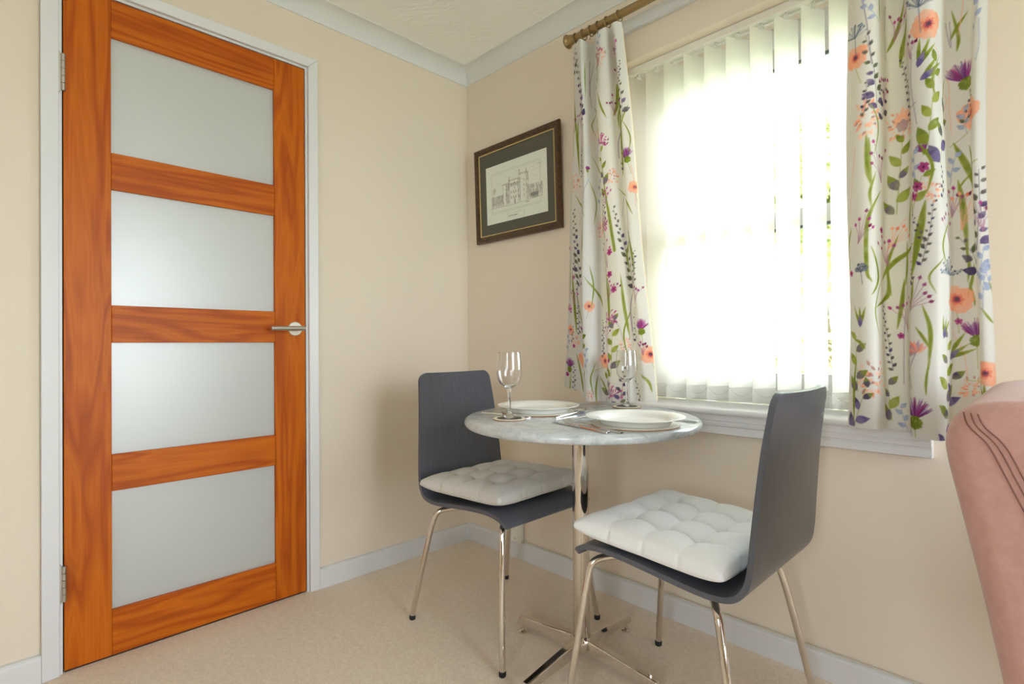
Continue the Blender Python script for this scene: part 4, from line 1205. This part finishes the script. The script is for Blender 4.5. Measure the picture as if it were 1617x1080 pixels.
CUT_L = [((.655, -.062), (.735, -.066)), ((.715, -.080), (.745, -.100)), ((.775, -.086), (.775, -.112)), ((.802, -.128), (.800, -.118)), ((.833, -.126), (.812, -.070)),
         ((.844, -.076), (.826, -.062)), ((.872, -.070), (.846, -.104)), ((.900, -.100), (.872, -.122)), ((.950, -.108), (.892, -.110)), ((.985, -.106), (.900, -.072)),
         ((1.000, -.084), (.912, -.064)), ((1.035, -.100), (.928, -.114)), ((1.068, -.080), (.955, -.096))]
CUT_R = [((1.622, -.088), (1.628, -.084)), ((1.632, -.116), (1.636, -.108)), ((1.660, -.142), (1.662, -.130)), ((1.690, -.140), (1.692, -.128)), ((1.700, -.104), (1.703, -.098)),
         ((1.707, -.074), (1.712, -.070)), ((1.745, -.072), (1.742, -.070)), ((1.758, -.100), (1.758, -.098)), ((1.768, -.140), (1.768, -.130)), ((1.814, -.146), (1.808, -.132)),
         ((1.827, -.108), (1.822, -.100)), ((1.834, -.076), (1.830, -.072)), ((1.872, -.076), (1.868, -.072)), ((1.882, -.112), (1.878, -.108)), ((1.905, -.112), (1.898, -.106))]
def curtain(name, ctrl, hem, ztop, prints, label, seed, bulge, zref):
    bot = np.array([[p.x, p.y] for p in catmull([(b[0], b[1], 0) for b, t in ctrl], 24)])
    top = np.array([[p.x, p.y] for p in catmull([(t[0], t[1], 0) for b, t in ctrl], 24)])
    mid = (bot + top) / 2
    s = np.concatenate([[0], np.cumsum(np.hypot(*np.diff(bot, axis=0).T) * .6 + np.hypot(*np.diff(top, axis=0).T) * .4)])
    Wf = s[-1]; zb = .715
    cv = Canvas(0, Wf, zb, ztop, 0.00185, (228, 228, 226), seed)
    def at_row(v):
        P = bot * (1 - v) + top * v
        return P
    # where a printed motif at world (x, z) falls on the cloth
    order = {'grass': 0, 'pstem': 1, 'ostem': 1, 'bstem': 1}
    for (k, sz, an, P) in sorted(prints, key=lambda e: order.get(e[0], 2)):
        pts = []
        for i in range(0, len(P), 2):
            x, z = P[i], P[i + 1]
            v = min(1, max(0, (z - zb) / (ztop - zb)))
            R = at_row(v)
            j = np.argmin(np.abs(R[:, 0] - x) * 3 + (R[:, 1] - R[:, 1].min()) * .3)
            pts.append((s[j], z))
        if k in ('grass', 'pstem', 'ostem', 'bstem'):
            dx = max(p[0] for p in pts) - min(p[0] for p in pts); dz = max(p[1] for p in pts) - min(p[1] for p in pts)
            if dx > .12: 
                mx = sum(p[0] for p in pts) / len(pts); pts = [(mx + (p[0] - mx) * .12 / dx, p[1]) for p in pts]
        if k in ('sprig', 'spike', 'leaves', 'leavesp', 'buds', 'budso', 'blue', 'calyx'): sz *= 1.1
        elif k in ('grass',): sz *= 1.35
        elif k not in ('pstem', 'ostem', 'bstem'): sz *= 1.25
        motif(cv, k, sz, an, pts)
    # small filler between the drawn stems, in the same hand
    for i in range(46):
        k = ['grass', 'grass', 'pstem', 'spike', 'buds', 'blue', 'fuchsia', 'grass', 'ostem'][cv.rng.integers(9)]
        x0, z0 = cv.rng.uniform(0, Wf), cv.rng.uniform(zb, ztop)
        L = cv.rng.uniform(.08, .17)
        if k in ('grass', 'pstem', 'ostem'):
            d = cv.rng.normal() * .02
            motif(cv, k, .0018 if k != 'grass' else cv.rng.uniform(.003, .007), 0, [(x0, z0), (x0 + d, z0 - L / 2), (x0 + d * .6, z0 - L)])
        else:
            motif(cv, k, .008 if k == 'fuchsia' else cv.rng.uniform(.05, .08), cv.rng.uniform(-15, 15), [(x0, z0)])
    cols = cv.X
    v = np.linspace(0, 1, cv.nz)[:, None]
    bx = np.interp(cols, s, bot[:, 0])[None]; by = np.interp(cols, s, bot[:, 1])[None]
    tx = np.interp(cols, s, top[:, 0])[None]; ty = np.interp(cols, s, top[:, 1])[None]
    u = (cols / Wf)[None]
    hz = np.interp(cols / Wf, [h[0] for h in hem], [h[1] for h in hem])[None]
    X = bx * (1 - v) + tx * v
    Y = by * (1 - v) + ty * v
    X = X + bulge * np.sin(PI * v) * (u - .5) + .004 * np.sin(9 * v + 7 * u)
    Y = Y + .004 * np.sin(6.3 * v + 11 * u) * np.sin(PI * v)
    ths = np.where(u > 0, 1.0, 1.0)
    Z = hz + (ztop + .006 * np.cos(26 * u) - hz) * v + 0 * ths
    P = np.stack([X, Y, Z], -1)
    o = grid_obj(name, P, M['curtain'], None, lin(cv.img))
    tag(o, label, 'curtain', 'floral curtains')
    sub = P[::10, ::4].copy(); sub[..., 1] += .0045; sub[..., 2] = sub[..., 2] * .995 + .007
    ln = grid_obj('lining', sub, M['lining'], o)
    return o
CURT_L = curtain('floral_curtain', CUT_L, [(0, .768), (.16, .758), (.2, .7275), (.6, .7265), (.85, .7365), (1, .742)], 2.045, PRINT_LEFT, 'floral printed curtain hanging beside the picture', 4, 0.0, 0)
CURT_R = curtain('floral_curtain', CUT_R, [(0, .726), (.35, .720), (.7, .709), (1, .712)], 2.045, PRINT_RIGHT, 'floral printed curtain hanging behind the pink armchair', 8, -0.006, 0)
def rings(cur, xs):
    for x in xs:
        b = MB(); n = 28
        tilt = (x * 37 % 1 - .5) * .25
        path = [(x - .705 + math.sin(a) * .012 * tilt, .0185 * math.sin(a), -.004 + .0185 * math.cos(a)) for a in [2 * PI * k / n for k in range(n)]]
        path.append(path[0]); b.tube(path, .0020, 8, cap=False)
        b.tube([(x - .705, -.001, -.0225), (x - .705, -.004, -.030), (x - .705, -.006, -.0385)], .0012, 6)
        b.build('curtain_ring', M['brass'], cur, smooth=True)
rings(pole, (.748, .782, .815, .850, .888, .938))
rings(pole, (1.64, 1.69, 1.74, 1.79, 1.84, 1.89))

# ================================================================== VERTICAL BLIND
BY, SP = 0.069, 0.0735
blind = empty('vertical_blind', (WX0, BY, WZ1 - .0005)); tag(blind, 'sheer white vertical blind drawn across the window', 'blind')
bl = Vector(blind.location)
hr = [(-.024, -.0005), (-.024, -.022), (-.021, -.025), (-.010, -.025), (-.010, -.019), (.010, -.019), (.010, -.025), (.021, -.025), (.024, -.022), (.024, -.0005)]
MB().sweep(hr, lambda st, q: (st, q[0], q[1]), [.004, WX1 - WX0 - .004]).build('headrail', M['plastic'], blind, bevel=.001)
TH = math.radians(61); SW = .089
zt, zbm = 1.922, .7445
x_front0 = .8965
slat0 = None; base_z = WZ1 - .0005
for i in range(12):
    xf = x_front0 + i * SP
    xc = xf + math.cos(TH) * SW / 2
    if xc + SW / 2 * math.cos(TH) > WX1 - .006: break
    ang = TH + math.radians([0, 1.5, -2, 1, 0, -1, 2, 0, 1.5, -1, 0, 0][i])
    if slat0 is None:
        nx_, nz_ = 6, 10
        u = np.linspace(-SW / 2, SW / 2, nx_ + 1); zz = np.linspace(zbm + .046, zt, nz_ + 1)
        U, Zz = np.meshgrid(u, zz)
        slat0 = MB()
        for side in (.0004, -.0004):
            off = len(slat0.v)
            slat0.v += [tuple(q) for q in np.stack([U, .0025 * (1 - (2 * U / SW) ** 2) + side + 0 * U, Zz - base_z], -1).reshape(-1, 3)]
            for r in range(nz_):
                for k in range(nx_):
                    a = off + r * (nx_ + 1) + k
                    slat0.f.append((a, a + 1, a + nx_ + 2, a + nx_ + 1))
            break
        so = slat0.build('slat', M['slat'], blind, smooth=True, fix=False)
        pk = MB()
        for (y, ) in ((.0026,), (-.0014,)):
            off = len(pk.v)
            for z in (zbm, zbm + .004, zbm + .042, zbm + .046):
                yy = .0006 if z in (zbm, zbm + .046) else y
                pk.v += [(-SW / 2 + .001, yy, z - base_z), (0, yy + .0006, z - base_z), (SW / 2 - .001, yy, z - base_z)]
            for r in range(3):
                for k in range(2):
                    a = off + r * 3 + k; pk.f.append((a, a + 1, a + 4, a + 3))
        po = pk.build('slat_weight', M['weight'], so, smooth=True)
        ck = MB(); ck.box((-.010, -.002, zt - .004 - base_z), (.010, .002, zt + .004 - base_z)); ck.tube([(0, 0, zt - base_z), (0, 0, -.020)], .003, 8)
        ck.lathe([(0, -.027), (.006, -.026), (.006, -.021), (0, -.020)], 10)
        co = ck.build('carrier_hook', M['plastic'], so)
    else:
        so2 = so.copy(); COL.objects.link(so2); so2.parent = blind
        for q in (po, co):
            c2 = q.copy(); COL.objects.link(c2); c2.parent = so2
        so_cur = so2
    cur = so if i == 0 else so_cur
    cur.location = (xc - bl.x, 0, 0); cur.rotation_euler = (0, 0, ang)
    last = i
NS = last + 1
for side in (0, 1):
    for i in range(NS - 1):
        e = Vector((math.cos(TH), math.sin(TH), 0)) * (SW / 2 - .003) * (1 if side else -1)
        a = Vector((x_front0 + i * SP + math.cos(TH) * SW / 2 - bl.x, 0, zbm + .044 - base_z)) + e
        b = a + Vector((SP, 0, 0))
        ch = MB(); n = 12
        for k in range(n + 1):
            t = k / n; p = a.lerp(b, t); p.z -= .028 * 4 * t * (1 - t) * .8
            r = .0016
            ch.v += [(p.x + r, p.y, p.z), (p.x, p.y + r, p.z), (p.x - r, p.y, p.z), (p.x, p.y - r, p.z), (p.x, p.y, p.z + r), (p.x, p.y, p.z - r)]
            o_ = len(ch.v) - 6
            ch.f += [(o_ + q, o_ + (q + 1) % 4, o_ + 4) for q in range(4)] + [(o_ + (q + 1) % 4, o_ + q, o_ + 5) for q in range(4)]
        ch.build('bottom_chain', M['steel'], blind)

# ================================================================== PICTURE
PXL, PXR, PZB, PZT = 0.092, 0.613, 1.4035, 1.8375
pw_, ph_ = PXR - PXL, PZT - PZB
pic = empty('framed_picture', (PXL, -0.020, PZB)); tag(pic, 'framed pencil drawing of a castle hanging left of the curtain', 'picture')
pic.rotation_euler = (math.radians(1.8), 0, 0)
FW = .030
fm = MB()
fp = [(0, 0), (0, .010), (.004, .016), (.012, .017), (.022, .012), (.030, .009), (.030, 0)]   # (inward, outward)
def fr_pt(corner, q):
    i, d = q
    cx = i if corner in (0, 3) else pw_ - i; cz = i if corner in (0, 1) else ph_ - i
    return (cx, .012 - d, cz)
for c0 in range(4):
    c1 = (c0 + 1) % 4
    fs = MB().sweep(fp, lambda st, q: fr_pt(st, q), [c0, c1]).build('frame_moulding', M['burl'], pic, smooth=True, angle=35)
sl = MB()
for (a, b) in (((FW - .001, FW - .001), (pw_ - FW + .001, FW + .0024)), ((FW - .001, ph_ - FW - .0024), (pw_ - FW + .001, ph_ - FW + .001))):
    sl.box((a[0], .001, a[1]), (b[0], .0055, b[1]))
for (a, b) in (((FW - .001, FW + .0024), (FW + .0024, ph_ - FW - .0024)), ((pw_ - FW - .0024, FW + .0024), (pw_ - FW + .001, ph_ - FW - .0024))):
    sl.box((a[0], .001, a[1]), (b[0], .0055, b[1]))
sl.build('gilt_slip', M['gilt'], pic)
MB().box((FW - .004, .006, FW - .004), (pw_ - FW + .004, .0095, ph_ - FW + .004)).build('mount_board', M['mount'], pic)
qx0, qx1, qz0, qz1 = .073, pw_ - .074, .079, ph_ - .094
def draw_castle():
    W, H = qx1 - qx0, qz1 - qz0
    cv = Canvas(0, W, 0, H, .0013, (226, 230, 220), 3); rg = cv.rng
    ink, soft = (120, 118, 112), (170, 172, 164)
    def rect(x0, z0, x1, z1, w=.0011, c=soft): cv.stroke([(x0, z0), (x1, z0), (x1, z1), (x0, z1), (x0, z0)], w, w, c, .8)
    b = .035
    rect(b, b * 1.25, W - b, H - b); rect(b + .006, b * 1.25 + .006, W - b - .006, H - b - .006)
    tx0, tx1, tz0, tz1 = W * .36, W * .64, .010, .031
    w = cv.win(tx0, tx1, tz0, tz1); sl_, gx, gz = w; cv.img[sl_] = (226, 230, 220); rect(tx0, tz0, tx1, tz1)
    def hatch(x0, z0, x1, z1, n, c=ink, al=.5):
        for k in range(n):
            x = rg.uniform(x0, x1); z = rg.uniform(z0, z1); L = rg.uniform(.006, .02)
            cv.stroke([(x, z), (x + rg.normal() * .0015, min(z1, z + L))], .0012, .0009, c, al)
    g0 = H * .27
    def tower(x0, x1, z1, shade):
        cv.stroke([(x0, g0), (x0, z1)], .0013, .0013, ink, .8); cv.stroke([(x1, g0), (x1, z1)], .0013, .0013, ink, .8); cv.stroke([(x0 - .003, z1), (x1 + .003, z1)], .0015, .0015, ink, .8)
        n = int((x1 - x0) / .006)
        for k in range(n): cv.stroke([(x0 + k * .006, z1), (x0 + k * .006, z1 + .005)], .003, .003, soft, .8)
        hatch(x0 + (x1 - x0) * (1 - shade), g0, x1, z1, int(260 * shade))
        for z in np.arange(g0 + .02, z1 - .01, .022): cv.stroke([((x0 + x1) / 2, z), ((x0 + x1) / 2, z + .007)], .003, .003, ink, .85)
    tower(W * .29, W * .40, H * .62, .5); tower(W * .40, W * .58, H * .66, .22); tower(W * .58, W * .71, H * .72, .28)
    hatch(W * .40, H * .55, W * .57, H * .61, 90)
    for (x, z) in ((W * .40, H * .70), (W * .57, H * .78), (W * .68, H * .76)): cv.stroke([(x - .005, z - .02), (x, z + .008), (x + .005, z - .02)], .002, .002, ink, .8)
    for k in range(4):
        for z in (H * .36, H * .45): cv.stroke([(W * (.43 + k * .04), z), (W * (.43 + k * .04), z + .009)], .004, .004, ink, .8)
    cv.stroke([(W * .49, g0), (W * .49, g0 + .016)], .007, .007, ink, .75)
    hatch(W * .10, g0, W * .30, H * .46, 330, ink, .4); hatch(W * .12, H * .5, W * .17, H * .6, 30, ink, .4)
    hatch(W * .72, g0, W * .93, H * .50, 300, ink, .4); hatch(W * .74, g0, W * .86, H * .36, 160, ink, .6)
    cv.stroke([(W * .08, g0), (W * .5, g0 - .004), (W * .93, g0 + .002)], .0013, .0013, ink, .7)
    for k in range(14): x, z = rg.uniform(W * .15, W * .9), rg.uniform(H * .62, H * .84); cv.stroke([(x, z), (x + rg.uniform(.01, .03), z + rg.normal() * .002)], .0011, .0009, soft, .7)
    for k in range(8): x = rg.uniform(W * .3, W * .7); cv.stroke([(x, g0 - .02), (x + .008, g0 - .021)], .0013, .0010, soft, .8)
    x = W * .66
    for k in range(9): cv.stroke([(x + k * .003, g0 - .010), (x + k * .003 + .002, g0 - .006 + rg.normal() * .001)], .0014, .0012, ink, .8)
    x = tx0 + .008                                     # caption: three tiny words
    for n in (4, 5, 10):
        for k in range(n):
            h = .006 if k == 0 else rg.uniform(.0032, .0055)
            cv.stroke([(x, .0175), (x, .0175 + h)], .0013, .0013, ink, .85); cv.stroke([(x, .0178 + h * .5), (x + .0015, .0178 + h * .5)], .0012, .0012, ink, .7)
            x += .0026
        x += .0032
    return cv
cvp = draw_castle()
GX, GZ = np.meshgrid(cvp.X + qx0, cvp.Z + qz0)
grid_obj('drawing', np.stack([GX, np.full_like(GX, .0054), GZ], -1), M['paper'], pic, lin(cvp.img))
MB().box((.004, .0115, .004), (pw_ - .004, .0125, ph_ - .004)).build('backing_board', M['tan_mat'], pic)

# ================================================================== PINK ARMCHAIR
AY0, AY1 = -0.752, -0.170                     # near and far side of the back
arm = empty('armchair', (2.25, -.46, 0)); tag(arm, 'blush pink velvet armchair at the right edge, with a stitched seam', 'armchair')
al_ = Vector(arm.location)
BPF = [(1.963, .400), (1.948, .477), (1.927, .597), (1.905, .708), (1.8925, .770), (1.890, .800), (1.897, .827), (1.913, .845), (1.938, .8535), (1.975, .856), (2.020, .850), (2.052, .828), (2.070, .790), (2.085, .700), (2.105, .560), (2.120, .430), (2.118, .38), (2.095, .335), (2.05, .318), (2.01, .325), (1.98, .355)]
bprof = [Vector((p.x, p.z)) for p in catmull([(p[0], 0, p[1]) for p in BPF], 5, closed=True)]
def inset(poly, d):
    out = []; n = len(poly)
    for i, p in enumerate(poly):
        t = (poly[(i + 1) % n] - poly[i - 1]).normalized(); nn = Vector((t.y, -t.x))
        out.append(p + nn * d)
    return out
def loft(poly, y0, y1, R, n=8):
    c_ = sum(poly, Vector((0, 0))) / len(poly)
    if sum((q - c_).length for q in inset(poly, .01)) > sum((q - c_).length for q in poly): poly = list(reversed(poly))
    b = MB(); st = []
    for k in range(n + 1):
        a = PI / 2 * k / n; st.append((y0 + R * (1 - math.cos(PI / 2 - a)) if False else y0 + R - R * math.cos(a) if False else y0 + R * (1 - math.sin(a)), R * (1 - math.cos(a))))
    st = [(y0 + R * (1 - math.cos(PI / 2 * k / n)), R * (1 - math.sin(PI / 2 * k / n))) for k in range(n + 1)]
    st += [(y1 - (s_[0] - y0), s_[1]) for s_ in reversed(st)]
    N = len(poly)
    for (y, d) in st:
        for q in inset(poly, d): b.v.append((q.x - al_.x, y - al_.y, q.y - al_.z))
    for i in range(len(st) - 1):
        for k in range(N):
            b.f.append((i * N + k, i * N + (k + 1) % N, (i + 1) * N + (k + 1) % N, (i + 1) * N + k))
    b.f.append(tuple(range(N))); b.f.append(tuple((len(st) - 1) * N + k for k in reversed(range(N))))
    return b
RB = .030
# orientation check: the polygon runs so that inset() shrinks it
_c = sum(bprof, Vector((0, 0))) / len(bprof)
if (inset(bprof, .01)[10] - _c).length > (bprof[10] - _c).length: bprof.reverse()
back = loft(bprof, AY0, AY1, RB).build('backrest', M['velvet'], arm, smooth=True, angle=60)
def surf_y(x, z):
    p = Vector((x, z)); n = len(bprof)
    d = min(((p - bprof[i]) - (bprof[(i + 1) % n] - bprof[i]) * max(0, min(1, (p - bprof[i]).dot(bprof[(i + 1) % n] - bprof[i]) / max(1e-9, (bprof[(i + 1) % n] - bprof[i]).length_squared)))).length for i in range(n))
    if d >= RB: return AY0
    return AY0 + RB - math.sqrt(max(0, RB * RB - (RB - d) ** 2))
for dx in (0.0, .0085, .0165):
    sp = catmull([(1.9105 + dx * .9, 0, .838), (1.9165 + dx, 0, .822), (1.9355 + dx, 0, .7995 - .0), (1.9525 + dx, 0, .760), (1.9680 + dx, 0, .7230), (2.00 + dx, 0, .65), (2.04 + dx, 0, .55), (2.08 + dx, 0, .44)], 8)
    MB().tube([(p.x - al_.x, surf_y(p.x, p.z) - .0002 - al_.y, p.z) for p in sp], .0011, 6).build('seam', M['stitch'], back, smooth=True)
seat = loft([Vector(q) for q in reversed([(2.12, .30), (2.12, .43), (2.16, .455), (2.5, .46), (2.60, .45), (2.635, .42), (2.64, .34), (2.62, .30)])] if False else [Vector((p.x, p.z)) for p in catmull([(2.135, 0, .30), (2.135, 0, .40), (2.16, 0, .452), (2.4, 0, .462), (2.58, 0, .455), (2.635, 0, .42), (2.64, 0, .34), (2.60, 0, .295), (2.35, 0, .29)], 4, closed=True)], AY0 + .10, AY1 - .10, .03)
seat.build('seat', M['velvet'], arm, smooth=True, angle=60)
for (y0, y1) in ((AY0 + .005, AY0 + .095), (AY1 - .095, AY1 - .005)):
    ap_ = [Vector((p.x, p.z)) for p in catmull([(2.135, 0, .30), (2.125, 0, .50), (2.13, 0, .58), (2.2, 0, .60), (2.45, 0, .58), (2.56, 0, .555), (2.59, 0, .50), (2.59, 0, .32), (2.35, 0, .29)], 4, closed=True)]
    loft(ap_, y0, y1, .03).build('armrest', M['velvet'], arm, smooth=True, angle=60)
for (x, y) in ((2.02, AY0 + .07), (2.02, AY1 - .07), (2.54, AY0 + .07), (2.54, AY1 - .07)):
    MB().tube([(x - al_.x, y - al_.y, .335), (x - al_.x, y - al_.y, 0.0)], [.018, .011], 14).build('leg', M['brass'], arm, smooth=True)
